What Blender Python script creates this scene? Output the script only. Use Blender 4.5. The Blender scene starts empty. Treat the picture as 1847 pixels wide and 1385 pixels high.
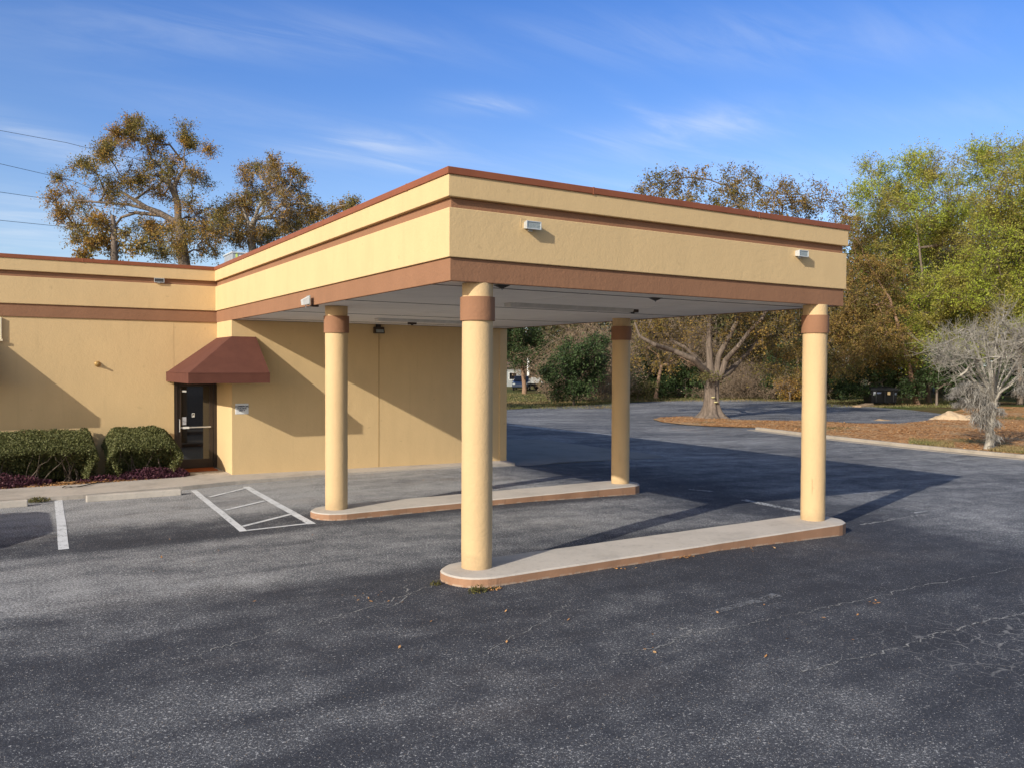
import bpy, bmesh, math, random
import numpy as np
from mathutils import Vector, Matrix
random.seed(7); RNG = np.random.default_rng(7)
SC = bpy.context.scene
COL = SC.collection
PI = math.pi

# ------------------------------------------------------------------ camera model (fitted to the photograph)
F, CX, CY = 1496.74, 923.5, 692.5
YAW, PITCH, ROLL = 0.5592, -0.0224, 0.0046
CAM = np.array([-4.414, -8.4325, 2.5343])
def _axes():
    sy, cy = math.sin(YAW), math.cos(YAW)
    fwd = np.array([sy, cy, 0]); right = np.array([cy, -sy, 0]); up = np.array([0, 0, 1.0])
    cp, sp = math.cos(PITCH), math.sin(PITCH)
    f2 = fwd*cp + up*sp; u2 = up*cp - fwd*sp
    cr, sr = math.cos(ROLL), math.sin(ROLL)
    return right*cr + u2*sr, u2*cr - right*sr, f2
AR, AU, AF = _axes()
def ray(x, y): return AF + AR*(x-CX)/F - AU*(y-CY)/F
def at(x, y, d): return CAM + ray(x, y)*d                     # point at depth d
def zg(x):                                                    # the lot falls gently to the right
    return -0.025*(min(max(x, 4.0), 22.0) - 4.0)
def g(x, y, dz=0.0):                                          # point on the ground
    v = ray(x, y); z = 0.0
    for _ in range(30):
        t = (z + dz - CAM[2])/v[2]; p = CAM + v*t; z = zg(p[0])
    return np.array([p[0], p[1], z + dz])

cam_d = bpy.data.cameras.new('camera'); cam = bpy.data.objects.new('camera', cam_d); COL.objects.link(cam)
cam.matrix_world = Matrix(((AR[0], AU[0], -AF[0], CAM[0]), (AR[1], AU[1], -AF[1], CAM[1]), (AR[2], AU[2], -AF[2], CAM[2]), (0, 0, 0, 1)))
cam_d.sensor_width = 36; cam_d.lens = F/1847*36; cam_d.clip_end = 3000; cam_d.clip_start = 0.05
SC.camera = cam
SC.cycles.max_bounces = 7; SC.cycles.diffuse_bounces = 4; SC.cycles.glossy_bounces = 3; SC.cycles.transmission_bounces = 3; SC.cycles.transparent_max_bounces = 6

# ------------------------------------------------------------------ light
EL, AZ = math.radians(25.4), math.radians(20.5)
TRAVEL = np.array([math.cos(EL)*math.cos(AZ), math.cos(EL)*math.sin(AZ), -math.sin(EL)])
ld = bpy.data.lights.new('sun', 'SUN'); ld.energy = 4.15; ld.angle = math.radians(0.5); ld.color = (0.98, 0.925, 0.82)
lo = bpy.data.objects.new('sun', ld); COL.objects.link(lo)
lo.rotation_euler = Vector(TRAVEL).to_track_quat('-Z', 'Y').to_euler()
SC.view_settings.view_transform = 'Standard'; SC.view_settings.look = 'None'
SC.view_settings.exposure = 0.33; SC.view_settings.gamma = 1.0

class NT:                                                     # small node-tree helper
    def __init__(s, tree): s.t = tree; s.n = tree.nodes; s.l = tree.links; s.n.clear()
    def add(s, typ, **kw):
        nd = s.n.new(typ)
        for k, v in kw.items():
            if k == 'inp':
                for a, b in v.items():
                    if hasattr(b, 'is_output') or isinstance(b, bpy.types.NodeSocket): s.l.new(b, nd.inputs[a])
                    else: nd.inputs[a].default_value = b
            else: setattr(nd, k, v)
        return nd
    def math(s, op, a, b=0.0, c=0.0, clamp=False):
        nd = s.n.new('ShaderNodeMath'); nd.operation = op; nd.use_clamp = clamp
        for i, v in enumerate((a, b, c)):
            if isinstance(v, bpy.types.NodeSocket): s.l.new(v, nd.inputs[i])
            else: nd.inputs[i].default_value = v
        return nd.outputs[0]
    def vmath(s, op, a, b):
        nd = s.n.new('ShaderNodeVectorMath'); nd.operation = op
        for i, v in enumerate((a, b)):
            if isinstance(v, bpy.types.NodeSocket): s.l.new(v, nd.inputs[i])
            else: nd.inputs[i].default_value = v
        return nd.outputs['Value'] if op == 'DOT_PRODUCT' else nd.outputs[0]
    def ramp(s, fac, stops, interp='LINEAR'):
        nd = s.n.new('ShaderNodeValToRGB'); cr = nd.color_ramp; cr.interpolation = interp
        while len(cr.elements) < len(stops): cr.elements.new(0.5)
        for e, (p, c) in zip(cr.elements, stops):
            e.position = p; e.color = (*c, 1) if len(c) == 3 else c
        s.l.new(fac, nd.inputs[0]); return nd.outputs[0]
    def mix(s, fac, a, b, blend='MIX'):
        nd = s.n.new('ShaderNodeMix'); nd.data_type = 'RGBA'; nd.blend_type = blend
        for k, v in ((0, fac), (6, a), (7, b)):
            if isinstance(v, bpy.types.NodeSocket): s.l.new(v, nd.inputs[k])
            else: nd.inputs[k].default_value = v if k == 0 else ((*v, 1) if len(v) == 3 else v)
        return nd.outputs[2]
    def noise(s, vec, scale, detail=4, rough=0.55, dist=0.0):
        nd = s.n.new('ShaderNodeTexNoise'); nd.inputs['Scale'].default_value = scale
        nd.inputs['Detail'].default_value = detail; nd.inputs['Roughness'].default_value = rough
        nd.inputs['Distortion'].default_value = dist
        if vec is not None: s.l.new(vec, nd.inputs['Vector'])
        return nd.outputs['Fac']
    def step(s, v, lo_, hi_):
        nd = s.n.new('ShaderNodeMapRange'); nd.interpolation_type = 'SMOOTHSTEP'
        s.l.new(v, nd.inputs[0]); nd.inputs[1].default_value = lo_; nd.inputs[2].default_value = hi_
        return nd.outputs[0]
    def mapping(s, vec, scale=(1, 1, 1), rot=(0, 0, 0), loc=(0, 0, 0)):
        nd = s.n.new('ShaderNodeMapping'); s.l.new(vec, nd.inputs[0])
        nd.inputs['Scale'].default_value = scale; nd.inputs['Rotation'].default_value = rot; nd.inputs['Location'].default_value = loc
        return nd.outputs[0]

def make_world():
    w = bpy.data.worlds.new('World'); SC.world = w; w.use_nodes = True
    n = NT(w.node_tree)
    sky = n.add('ShaderNodeTexSky', sky_type='NISHITA', sun_disc=False, sun_elevation=EL,
                sun_rotation=math.atan2(-TRAVEL[0], -TRAVEL[1]), altitude=0, air_density=1.0, dust_density=0.9, ozone_density=2.0)
    d = n.add('ShaderNodeTexCoord').outputs['Generated']
    sep = n.add('ShaderNodeSeparateXYZ', inp={0: d})
    # cirrus: a few broad streaky sheets at fixed directions in the sky, broken up by noise
    zz = n.math('MAXIMUM', sep.outputs[2], 0.02)
    inv = n.math('DIVIDE', 1.0, n.math('ADD', zz, 0.15))
    pl = n.add('ShaderNodeCombineXYZ', inp={0: n.math('MULTIPLY', sep.outputs[0], inv), 1: n.math('MULTIPLY', sep.outputs[1], inv), 2: 0.0}).outputs[0]
    m1 = n.mapping(pl, scale=(1.2, 5.0, 1), rot=(0, 0, 0.50))
    nz = n.noise(m1, 1.7, 7, 0.62, 0.6)
    streak = n.step(nz, 0.30, 0.80)
    tot = None
    for (px, py, a, b, tilt, s) in [(70, 256, 150, 26, 0.17, .95), (60, 395, 190, 40, 0.05, .75), (660, 262, 120, 24, -0.08, 1.0), (720, 298, 70, 14, 0.1, .55), (880, 190, 95, 16, 0.02, .9),
                                    (1255, 232, 170, 32, -0.06, 1.0), (1160, 205, 70, 12, 0.6, .5), (960, 300, 420, 40, 0.02, .25), (480, 215, 330, 30, 0.1, .3),
                                    (250, 480, 500, 80, 0.0, .45), (1380, 320, 300, 40, 0.0, .35), (400, 60, 330, 40, -0.1, .5), (1350, 70, 420, 45, 0.08, .5), (1760, 200, 160, 25, 0.05, .35)]:
        c = ray(px, py); c = c/np.linalg.norm(c)
        rt = np.cross(c, [0, 0, 1]); rt /= np.linalg.norm(rt); up = np.cross(rt, c)
        r2 = rt*math.cos(tilt) - up*math.sin(tilt); u2 = up*math.cos(tilt) + rt*math.sin(tilt)
        f = n.math('MAXIMUM', n.vmath('DOT_PRODUCT', d, tuple(c)), 0.01)
        u = n.math('DIVIDE', n.vmath('DOT_PRODUCT', d, tuple(r2*F/a)), f)
        v = n.math('DIVIDE', n.vmath('DOT_PRODUCT', d, tuple(u2*F/b)), f)
        q = n.math('ADD', n.math('MULTIPLY', u, u), n.math('MULTIPLY', v, v))
        e = n.math('MULTIPLY', n.math('POWER', 2.718, n.math('MULTIPLY', q, -1.0)), s)
        tot = e if tot is None else n.math('ADD', tot, e)
    mask = n.math('MULTIPLY', tot, n.math('ADD', n.math('MULTIPLY', streak, 0.75), 0.12), clamp=True)
    tint = n.mix(n.step(sep.outputs[2], 0.08, 0.42), (0.88, 0.93, 1.08), (0.42, 0.70, 1.18))
    sunny = n.step(n.vmath('DOT_PRODUCT', d, tuple(-TRAVEL)), -0.35, 0.55)      # the sky is whiter on the sun's side
    tint = n.mix(sunny, tint, (1.18, 1.04, 0.92))
    skyc = n.mix(1.0, sky.outputs[0], tint, 'MULTIPLY')
    colr = n.mix(n.math('MULTIPLY', mask, 0.50), skyc, (5.2, 5.6, 6.1))
    bg = n.add('ShaderNodeBackground', inp={'Color': colr, 'Strength': 0.13})
    n.add('ShaderNodeOutputWorld', inp={0: bg.outputs[0]})
make_world()

# ------------------------------------------------------------------ materials
def new_mat(name):
    m = bpy.data.materials.new(name); m.use_nodes = True; return m, NT(m.node_tree)
def finish(n, col, rough=0.8, spec=0.3, metal=0.0, normal=None, coat=0.0):
    b = n.add('ShaderNodeBsdfPrincipled')
    for k, v in (('Base Color', col), ('Roughness', rough), ('Metallic', metal), ('Specular IOR Level', spec), ('Coat Weight', coat)):
        if isinstance(v, bpy.types.NodeSocket): n.l.new(v, b.inputs[k])
        else: b.inputs[k].default_value = (*v, 1) if isinstance(v, tuple) else v
    if normal is not None: n.l.new(normal, b.inputs['Normal'])
    n.add('ShaderNodeOutputMaterial', inp={0: b.outputs[0]}); return b
def bump(n, h, dist, strength=1.0):
    return n.add('ShaderNodeBump', inp={'Height': h, 'Distance': dist, 'Strength': strength}).outputs[0]
def pos(n): return n.add('ShaderNodeNewGeometry').outputs['Position']

def stucco(name, c, var=0.10, bscale=42.0, bdist=0.006, foot=False, streaks=False):
    m, n = new_mat(name); p = pos(n)
    big = n.noise(p, 0.9, 6, 0.65); mid = n.noise(n.mapping(p, scale=(1, 1, 0.35)), 3.0, 4); fine = n.noise(p, bscale, 4, 0.6)
    k = n.math('ADD', n.math('MULTIPLY', big, 0.5), n.math('MULTIPLY', mid, 0.5))
    lo_ = tuple(v*(1-var) for v in c); hi_ = tuple(min(v*(1+var), 1) for v in c)
    col = n.ramp(k, [(0.3, lo_), (0.7, hi_)])
    if streaks:                                               # faint run marks down the paint
        run = n.step(n.noise(n.mapping(p, scale=(3.2, 3.2, 0.16)), 1.6, 5, 0.65), 0.56, 0.74)
        col = n.mix(n.math('MULTIPLY', run, 0.16), col, (0.36, 0.25, 0.13))
        spot = n.step(n.noise(p, 5.5, 3, 0.5), 0.70, 0.74); col = n.mix(n.math('MULTIPLY', spot, 0.22), col, (0.33, 0.23, 0.12))
    if foot:                                                  # splash dirt and scrapes near the ground
        z = n.add('ShaderNodeSeparateXYZ', inp={0: p}).outputs[2]
        dirt = n.math('MULTIPLY', n.step(n.math('ADD', z, n.math('MULTIPLY', n.noise(p, 7, 5, 0.7), 0.5)), 0.62, 0.30), 0.42)
        col = n.mix(dirt, col, (0.25, 0.185, 0.115))
        scr = n.math('MULTIPLY', n.step(n.noise(n.mapping(p, scale=(1, 1, 2.6)), 7.5, 6, 0.7), 0.665, 0.72), n.step(z, 1.25, 0.75))
        col = n.mix(n.math('MULTIPLY', scr, 0.55), col, (0.19, 0.14, 0.09))
    h = n.math('ADD', n.math('MULTIPLY', fine, 0.6), n.math('MULTIPLY', n.noise(p, bscale*0.33, 3, 0.5), 0.6))
    finish(n, col, 0.85, 0.25, normal=bump(n, h, bdist)); return m
YEL = (0.625, 0.446, 0.232)
M = {}
M['yellow'] = stucco('yellow_stucco', YEL, 0.06, 36.0, 0.005, streaks=True)
M['column'] = stucco('column_paint', (0.585, 0.412, 0.222), 0.06, 38, 0.008, foot=True)
M['brown'] = stucco('brown_stucco', (0.275, 0.140, 0.078), 0.10, 36, 0.008)
def soffit_mat():
    m, n = new_mat('soffit_paint'); p = pos(n); c = (0.84, 0.81, 0.77)
    col = n.ramp(n.noise(p, 1.6, 6, 0.65), [(0.3, tuple(v*0.88 for v in c)), (0.7, c)])
    st_ = n.step(n.noise(n.mapping(p, scale=(0.6, 1.6, 1)), 1.3, 6, 0.7), 0.60, 0.74)
    col = n.mix(n.math('MULTIPLY', st_, 0.35), col, (0.46, 0.38, 0.29))
    finish(n, col, 0.85, 0.25, normal=bump(n, n.noise(p, 20, 4), 0.003)); return m
M['soffit'] = soffit_mat()
def simple(name, c, rough=0.6, metal=0.0, spec=0.4, var=0.12, scale=6.0, bd=0.0, coat=0.0):
    m, n = new_mat(name); p = pos(n)
    k = n.noise(p, scale, 5, 0.6)
    col = n.ramp(k, [(0.3, tuple(v*(1-var) for v in c)), (0.7, tuple(min(v*(1+var), 1) for v in c))])
    finish(n, col, rough, spec, metal, bump(n, n.noise(p, scale*6, 3), bd) if bd else None, coat); return m
M['coping'] = simple('rust_metal', (0.245, 0.078, 0.034), 0.55, 0.0, 0.35, 0.12, 3)
M['fabric'] = simple('awning_fabric', (0.118, 0.047, 0.034), 0.9, 0, 0.15, 0.10, 4, 0.001)
M['bronze'] = simple('dark_bronze', (0.040, 0.026, 0.019), 0.45, 0.2, 0.5)
M['steel'] = simple('brushed_aluminium', (0.62, 0.62, 0.62), 0.38, 0.7, 0.5, 0.06, 20)
M['white'] = simple('white_paint', (0.74, 0.74, 0.72), 0.5, 0, 0.4, 0.05)
M['lamp_metal'] = simple('pale_grey_metal', (0.58, 0.60, 0.60), 0.45, 0.25, 0.5, 0.08)
M['black'] = simple('black_enamel', (0.012, 0.012, 0.013), 0.4, 0, 0.5)
M['dark'] = simple('dark_grey', (0.05, 0.05, 0.05), 0.7)
M['seam'] = simple('seam_dark_grey', (0.16, 0.15, 0.14), 0.9)  # dark grey of the joint strips along the soffit
M['brass'] = simple('painted_brass', (0.42, 0.27, 0.10), 0.35, 0.4, 0.5)
M['mat'] = simple('coir_mat', (0.30, 0.085, 0.030), 0.95, 0, 0.1, 0.25, 30, 0.004)
M['roof'] = simple('roof_membrane', (0.45, 0.45, 0.43), 0.9)
M['navy'] = simple('navy_ink', (0.015, 0.018, 0.06), 0.6)
M['lime'] = simple('lime_tape', (0.55, 0.70, 0.16), 0.6)
M['galv'] = simple('galvanised_sheet', (0.36, 0.38, 0.41), 0.5, 0.3, 0.5)
M['rubber'] = simple('black_rubber', (0.018, 0.018, 0.018), 0.8)
M['carblue'] = simple('dark_blue_car_paint', (0.018, 0.030, 0.065), 0.25, 0.2, 0.5, 0.03, 2, 0, 0.8)
M['cargrey'] = simple('grey_car_paint', (0.18, 0.18, 0.19), 0.25, 0.2, 0.5, 0.03, 2, 0, 0.8)
M['ybollard'] = simple('bollard_yellow', (0.62, 0.40, 0.10), 0.6)
M['greywall'] = simple('grey_siding', (0.26, 0.28, 0.28), 0.8)
M['shingle'] = simple('brown_shingle', (0.12, 0.085, 0.065), 0.9, 0, 0.2, 0.3, 8)
M['wood'] = simple('weathered_timber', (0.36, 0.25, 0.15), 0.9, 0, 0.2, 0.25, 9, 0.01)
M['sand'] = simple('pale_sand', (0.50, 0.37, 0.235), 0.95, 0, 0.1, 0.18, 5, 0.03)
def glass_mat():
    m, n = new_mat('tinted_glass')
    finish(n, (0.008, 0.008, 0.009), 0.03, 0.85); return m
M['glass'] = glass_mat()
def lens_mat():
    m, n = new_mat('lamp_lens'); p = pos(n)
    finish(n, n.ramp(n.noise(p, 60, 2), [(0.3, (0.20, 0.23, 0.23)), (0.7, (0.34, 0.37, 0.36))]), 0.15, 0.6); return m
M['lens'] = lens_mat()

def concrete(name, c, stain=0.25):
    m, n = new_mat(name); p = pos(n)
    a = n.noise(p, 1.1, 6, 0.65); b = n.noise(p, 14, 4, 0.6); f = n.noise(p, 90, 3, 0.6)
    col = n.ramp(a, [(0.28, tuple(v*(1-stain) for v in c)), (0.5, c), (0.75, tuple(v*1.08 for v in c))])
    col = n.mix(n.math('MULTIPLY', n.step(b, 0.52, 0.72), 0.35), col, tuple(v*0.62 for v in c))
    col = n.mix(n.math('MULTIPLY', n.step(f, 0.60, 0.70), 0.35), col, tuple(v*0.55 for v in c))
    finish(n, col, 0.9, 0.2, normal=bump(n, n.math('ADD', f, b), 0.004)); return m
M['concrete'] = concrete('worn_concrete', (0.50, 0.447, 0.385))
M['walk'] = concrete('sidewalk_concrete', (0.46, 0.405, 0.345), 0.32)
M['apron'] = concrete('apron_concrete', (0.225, 0.21, 0.19), 0.22)
M['kerb'] = concrete('kerb_concrete', (0.35, 0.30, 0.24), 0.3)
def kerb_paint():
    m, n = new_mat('kerb_brown_paint'); p = pos(n)
    c = (0.335, 0.188, 0.112)
    col = n.ramp(n.noise(p, 2.2, 5), [(0.3, tuple(v*0.85 for v in c)), (0.7, tuple(v*1.12 for v in c))])
    scuff = n.math('MULTIPLY', n.step(n.noise(n.mapping(p, scale=(1, 1, 3.0)), 6, 6, 0.7), 0.63, 0.72), 0.5)
    col = n.mix(scuff, col, (0.50, 0.40, 0.30))
    sp = n.add('ShaderNodeSeparateXYZ', inp={0: p})
    lift = n.math('ADD', sp.outputs[2], n.math('MULTIPLY', n.math('MAXIMUM', n.math('SUBTRACT', sp.outputs[0], 4.0), 0.0), 0.025))
    chip = n.math('MULTIPLY', n.step(lift, 0.030, 0.008), n.step(n.noise(p, 6, 6, 0.75), 0.46, 0.56))
    col = n.mix(n.math('MULTIPLY', chip, 0.55), col, (0.46, 0.39, 0.31))
    grime = n.step(n.noise(n.mapping(p, scale=(2.2, 2.2, 0.4)), 3.0, 5, 0.65), 0.56, 0.72)
    col = n.mix(n.math('MULTIPLY', grime, 0.35), col, (0.13, 0.085, 0.06))
    finish(n, col, 0.8, 0.25, normal=bump(n, n.noise(p, 40, 4), 0.005)); return m
M['kerbpaint'] = kerb_paint()

def asphalt():
    m, n = new_mat('worn_asphalt'); p = pos(n)
    sp = n.add('ShaderNodeSeparateXYZ', inp={0: p})
    big = n.noise(p, 0.16, 5, 0.6, 0.4)
    streak = n.noise(n.mapping(p, scale=(0.35, 1.6, 1), rot=(0, 0, -0.10)), 0.8, 6, 0.65, 0.5)
    mid = n.noise(p, 2.3, 6, 0.62)
    fine = n.noise(p, 38, 3, 0.6)
    grit = n.noise(p, 150, 2, 0.6)
    # wear: greyer on the parking side and the lane by the wall, fresh dark seal in front of the near island
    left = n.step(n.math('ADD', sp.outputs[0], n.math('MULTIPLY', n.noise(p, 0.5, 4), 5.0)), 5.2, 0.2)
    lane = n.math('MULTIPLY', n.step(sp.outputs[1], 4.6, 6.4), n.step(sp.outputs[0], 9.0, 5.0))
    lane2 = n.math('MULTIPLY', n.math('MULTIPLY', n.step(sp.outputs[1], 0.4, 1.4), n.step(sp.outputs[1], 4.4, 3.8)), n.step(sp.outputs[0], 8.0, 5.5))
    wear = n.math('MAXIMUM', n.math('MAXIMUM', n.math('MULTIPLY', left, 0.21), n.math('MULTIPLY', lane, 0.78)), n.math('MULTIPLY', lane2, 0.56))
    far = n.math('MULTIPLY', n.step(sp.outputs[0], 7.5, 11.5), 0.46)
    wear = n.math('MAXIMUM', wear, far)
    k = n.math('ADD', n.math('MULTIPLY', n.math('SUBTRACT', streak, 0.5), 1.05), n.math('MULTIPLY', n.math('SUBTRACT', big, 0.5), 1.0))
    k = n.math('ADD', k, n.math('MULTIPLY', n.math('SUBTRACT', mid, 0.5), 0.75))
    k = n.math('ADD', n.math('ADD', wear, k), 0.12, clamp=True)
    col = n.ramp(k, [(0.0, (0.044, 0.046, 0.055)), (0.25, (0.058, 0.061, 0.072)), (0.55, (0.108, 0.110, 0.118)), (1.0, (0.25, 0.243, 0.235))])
    rust = n.math('MULTIPLY', n.step(n.noise(n.mapping(p, scale=(0.5, 1, 1), loc=(3, 9, 0)), 0.55, 5, 0.6), 0.52, 0.70), n.math('ADD', n.math('MULTIPLY', lane, 0.6), 0.12))
    col = n.mix(rust, col, (0.190, 0.142, 0.105))
    drip = n.step(n.noise(n.mapping(p, loc=(2, 5, 0)), 1.35, 6, 0.7), 0.615, 0.70)
    col = n.mix(n.math('MULTIPLY', drip, 0.3), col, (0.036, 0.036, 0.040))
    tyre = n.step(n.noise(n.mapping(p, scale=(0.10, 2.2, 1), rot=(0, 0, 0.12)), 1.5, 4, 0.5), 0.56, 0.66)
    col = n.mix(n.math('MULTIPLY', tyre, 0.18), col, (0.045, 0.046, 0.052))
    # tone of the tar between the stones
    col = n.mix(n.step(fine, 0.42, 0.60), n.mix(0.45, col, (0.018, 0.019, 0.024)), col)
    # exposed pale stones: small cells, only some of them
    vor = n.add('ShaderNodeTexVoronoi', inp={'Vector': n.vmath('ADD', p, n.vmath('SCALE', p, (0, 0, 0))), 'Scale': 42.0, 'Randomness': 1.0})
    vc = n.add('ShaderNodeSeparateColor', inp={0: vor.outputs['Color']})
    size = n.math('MULTIPLY', vc.outputs[1], 0.28)
    dens = n.math('ADD', n.math('MULTIPLY', mid, -0.55), 1.09)
    stone = n.math('MULTIPLY', n.math('LESS_THAN', vor.outputs['Distance'], n.math('ADD', size, 0.12)), n.math('GREATER_THAN', vc.outputs[0], dens))
    scol = n.ramp(vc.outputs[2], [(0.0, (0.24, 0.22, 0.205)), (0.55, (0.42, 0.41, 0.39)), (0.85, (0.62, 0.60, 0.56)), (1.0, (0.33, 0.22, 0.12))])
    col = n.mix(n.math('MULTIPLY', stone, 0.85), col, scol)
    # bare aggregate: fine pale grains, crowding together where the seal has worn
    for sc_, base, gain, amt, cc in ((40, 0.675, 0.17, 0.85, (0.47, 0.46, 0.445)), (84, 0.668, 0.17, 0.75, (0.40, 0.40, 0.40))):
        gn = n.noise(n.mapping(p, loc=(sc_, 3, 0), rot=(0, 0, sc_*.01)), sc_, 3, 0.62, 0.3)
        thr = n.math('SUBTRACT', base, n.math('MULTIPLY', k, gain))
        msk = n.math('MULTIPLY', n.math('SUBTRACT', gn, thr), 26.0, clamp=True)
        col = n.mix(n.math('MULTIPLY', msk, amt), col, cc)
    # alligator cracking in the worn corner to the near right
    wp = n.add('ShaderNodeTexNoise', inp={'Vector': p, 'Scale': 2.2, 'Detail': 4.0})
    wv = n.vmath('ADD', p, n.vmath('MULTIPLY', wp.outputs['Color'], (0.35, 0.35, 0.0)))
    ve = n.add('ShaderNodeTexVoronoi', feature='DISTANCE_TO_EDGE', inp={'Vector': wv, 'Scale': 4.2})
    crk = n.step(ve.outputs['Distance'], 0.034, 0.006)
    zone = n.math('MULTIPLY', n.step(n.math('ADD', sp.outputs[0], n.math('MULTIPLY', mid, 1.6)), 2.4, 4.0), n.step(n.math('ADD', sp.outputs[1], mid), -2.6, -3.6))
    crk = n.math('MULTIPLY', n.math('MULTIPLY', crk, zone), n.step(n.noise(p, 7, 4), 0.38, 0.58))
    col = n.mix(n.math('MULTIPLY', crk, 0.5), col, (0.36, 0.35, 0.335))
    hgt = n.math('ADD', n.math('MULTIPLY', fine, 0.7), n.math('MULTIPLY', grit, 0.4))
    finish(n, col, 0.86, 0.22, normal=bump(n, hgt, 0.009)); return m
M['asphalt'] = asphalt()
def paint(name, c, lo_, hi_):
    m, n = new_mat(name); p = pos(n)
    a = n.noise(p, 26, 5, 0.7); b = n.noise(p, 3.0, 4)
    keep = n.step(n.math('ADD', a, n.math('MULTIPLY', b, 0.35)), lo_, hi_)
    col = n.ramp(n.noise(p, 6, 5), [(0.3, tuple(v*0.82 for v in c)), (0.7, c)])
    bs = n.add('ShaderNodeBsdfPrincipled', inp={'Base Color': col, 'Roughness': 0.8, 'Alpha': keep})
    n.add('ShaderNodeOutputMaterial', inp={0: bs.outputs[0]}); return m
M['paint'] = paint('white_road_paint', (0.66, 0.665, 0.67), 0.50, 0.60)
M['oldpaint'] = paint('worn_road_paint', (0.50, 0.50, 0.49), 0.55, 0.76)
M['crack'] = paint('pale_crack_filling', (0.34, 0.33, 0.31), 0.58, 0.70)
def litter():
    m, n = new_mat('leaf_litter'); p = pos(n)
    v = n.add('ShaderNodeTexVoronoi', inp={'Vector': p, 'Scale': 9.0}); c = n.add('ShaderNodeSeparateColor', inp={0: v.outputs['Color']})
    col = n.ramp(c.outputs[0], [(0.0, (0.14, 0.070, 0.030)), (0.35, (0.38, 0.180, 0.068)), (0.7, (0.53, 0.265, 0.105)), (1.0, (0.55, 0.37, 0.20))])
    col = n.mix(n.math('MULTIPLY', n.step(n.noise(p, 0.45, 6, .65), 0.50, 0.64), 0.70), col, (0.40, 0.285, 0.165))
    col = n.mix(n.math('MULTIPLY', n.step(n.noise(n.mapping(p, loc=(9, 4, 0)), 0.30, 5), 0.56, 0.68), 0.7), col, (0.10, 0.115, 0.036))
    finish(n, col, 0.95, 0.1, normal=bump(n, v.outputs['Distance'], 0.05)); return m
M['litter'] = litter()
def lawn():
    m, n = new_mat('winter_lawn'); p = pos(n)
    a = n.noise(p, 0.22, 5, 0.6); f = n.noise(p, 12, 4, 0.7)
    col = n.ramp(a, [(0.34, (0.16, 0.095, 0.042)), (0.47, (0.18, 0.145, 0.055)), (0.58, (0.105, 0.125, 0.034)), (0.75, (0.075, 0.105, 0.026))])
    col = n.mix(n.step(f, 0.40, 0.66), n.mix(0.55, col, (0.02, 0.022, 0.01)), col)
    finish(n, col, 0.95, 0.1, normal=bump(n, f, 0.08)); return m
M['lawn'] = lawn()
def mulch():
    m, n = new_mat('bark_mulch'); p = pos(n)
    v = n.add('ShaderNodeTexVoronoi', inp={'Vector': p, 'Scale': 26.0}); c = n.add('ShaderNodeSeparateColor', inp={0: v.outputs['Color']})
    col = n.ramp(c.outputs[0], [(0.0, (0.03, 0.016, 0.010)), (0.5, (0.13, 0.055, 0.028)), (1.0, (0.32, 0.17, 0.095))])
    finish(n, col, 0.95, 0.1, normal=bump(n, v.outputs['Distance'], 0.03)); return m
M['mulch'] = mulch()
def bark(name, c, var=0.45, scale=5.0):
    m, n = new_mat(name); p = pos(n)
    a = n.noise(n.mapping(p, scale=(1, 1, 0.22)), scale, 6, 0.7); b = n.noise(p, 0.9, 4)
    k = n.math('ADD', n.math('MULTIPLY', a, 0.75), n.math('MULTIPLY', b, 0.25))
    col = n.ramp(k, [(0.32, tuple(v*(1-var) for v in c)), (0.52, c), (0.70, tuple(min(1, v*(1+var)) for v in c))])
    finish(n, col, 0.95, 0.1, normal=bump(n, a, 0.05)); return m
M['bark'] = bark('oak_bark', (0.185, 0.145, 0.115))
M['oldbark'] = bark('furrowed_oak_bark', (0.165, 0.128, 0.100), 0.6, 7.0)
M['palebark'] = bark('pale_bark', (0.33, 0.285, 0.235), 0.3)
M['drytwig'] = bark('dry_twigs', (0.25, 0.185, 0.130), 0.35, 2.0)
M['lichenbark'] = bark('lichen_grey_bark', (0.345, 0.315, 0.265), 0.42, 7.0)
M['redbark'] = bark('ruddy_bark', (0.26, 0.165, 0.11), 0.35)
def leaves(name, cols, clump=None, scale=0.55, trans=0.30, split=(0.44, 0.60)):
    m, n = new_mat(name); ge = n.add('ShaderNodeNewGeometry')
    def even(cs, q=0.42):                                     # keep neighbouring leaves of one kind close in colour
        a = np.array(cs); return [tuple(float(z) for z in row) for row in a+(a.mean(0)-a)*q]
    cols = even(cols); clump = even(clump) if clump else None
    k = len(cols)
    col = n.ramp(ge.outputs['Random Per Island'], [(i/(k-1), c) for i, c in enumerate(cols)])
    if clump:
        col2 = n.ramp(ge.outputs['Random Per Island'], [(i/(len(clump)-1), c) for i, c in enumerate(clump)])
        col = n.mix(n.step(n.noise(ge.outputs['Position'], scale, 3), *split), col, col2)
    b = n.add('ShaderNodeBsdfPrincipled', inp={'Base Color': col, 'Roughness': 0.6, 'Specular IOR Level': 0.25})
    t = n.add('ShaderNodeBsdfTranslucent', inp={'Color': col})
    mx = n.add('ShaderNodeMixShader', inp={0: trans, 1: b.outputs[0], 2: t.outputs[0]})
    n.add('ShaderNodeOutputMaterial', inp={0: mx.outputs[0]}); return m
M['oakleaf'] = leaves('bronze_oak_leaves', [(0.099, 0.098, 0.024), (0.244, 0.177, 0.037), (0.435, 0.230, 0.046), (0.598, 0.293, 0.064)],
                      [(0.073, 0.090, 0.022), (0.153, 0.145, 0.031), (0.290, 0.212, 0.046), (0.398, 0.283, 0.080)])
M['yelleaf'] = leaves('yellowing_oak_leaves', [(0.107, 0.085, 0.022), (0.216, 0.158, 0.034), (0.323, 0.208, 0.047), (0.388, 0.225, 0.078)],
                      [(0.065, 0.076, 0.020), (0.129, 0.124, 0.029), (0.216, 0.179, 0.045), (0.216, 0.118, 0.039)])
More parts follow.
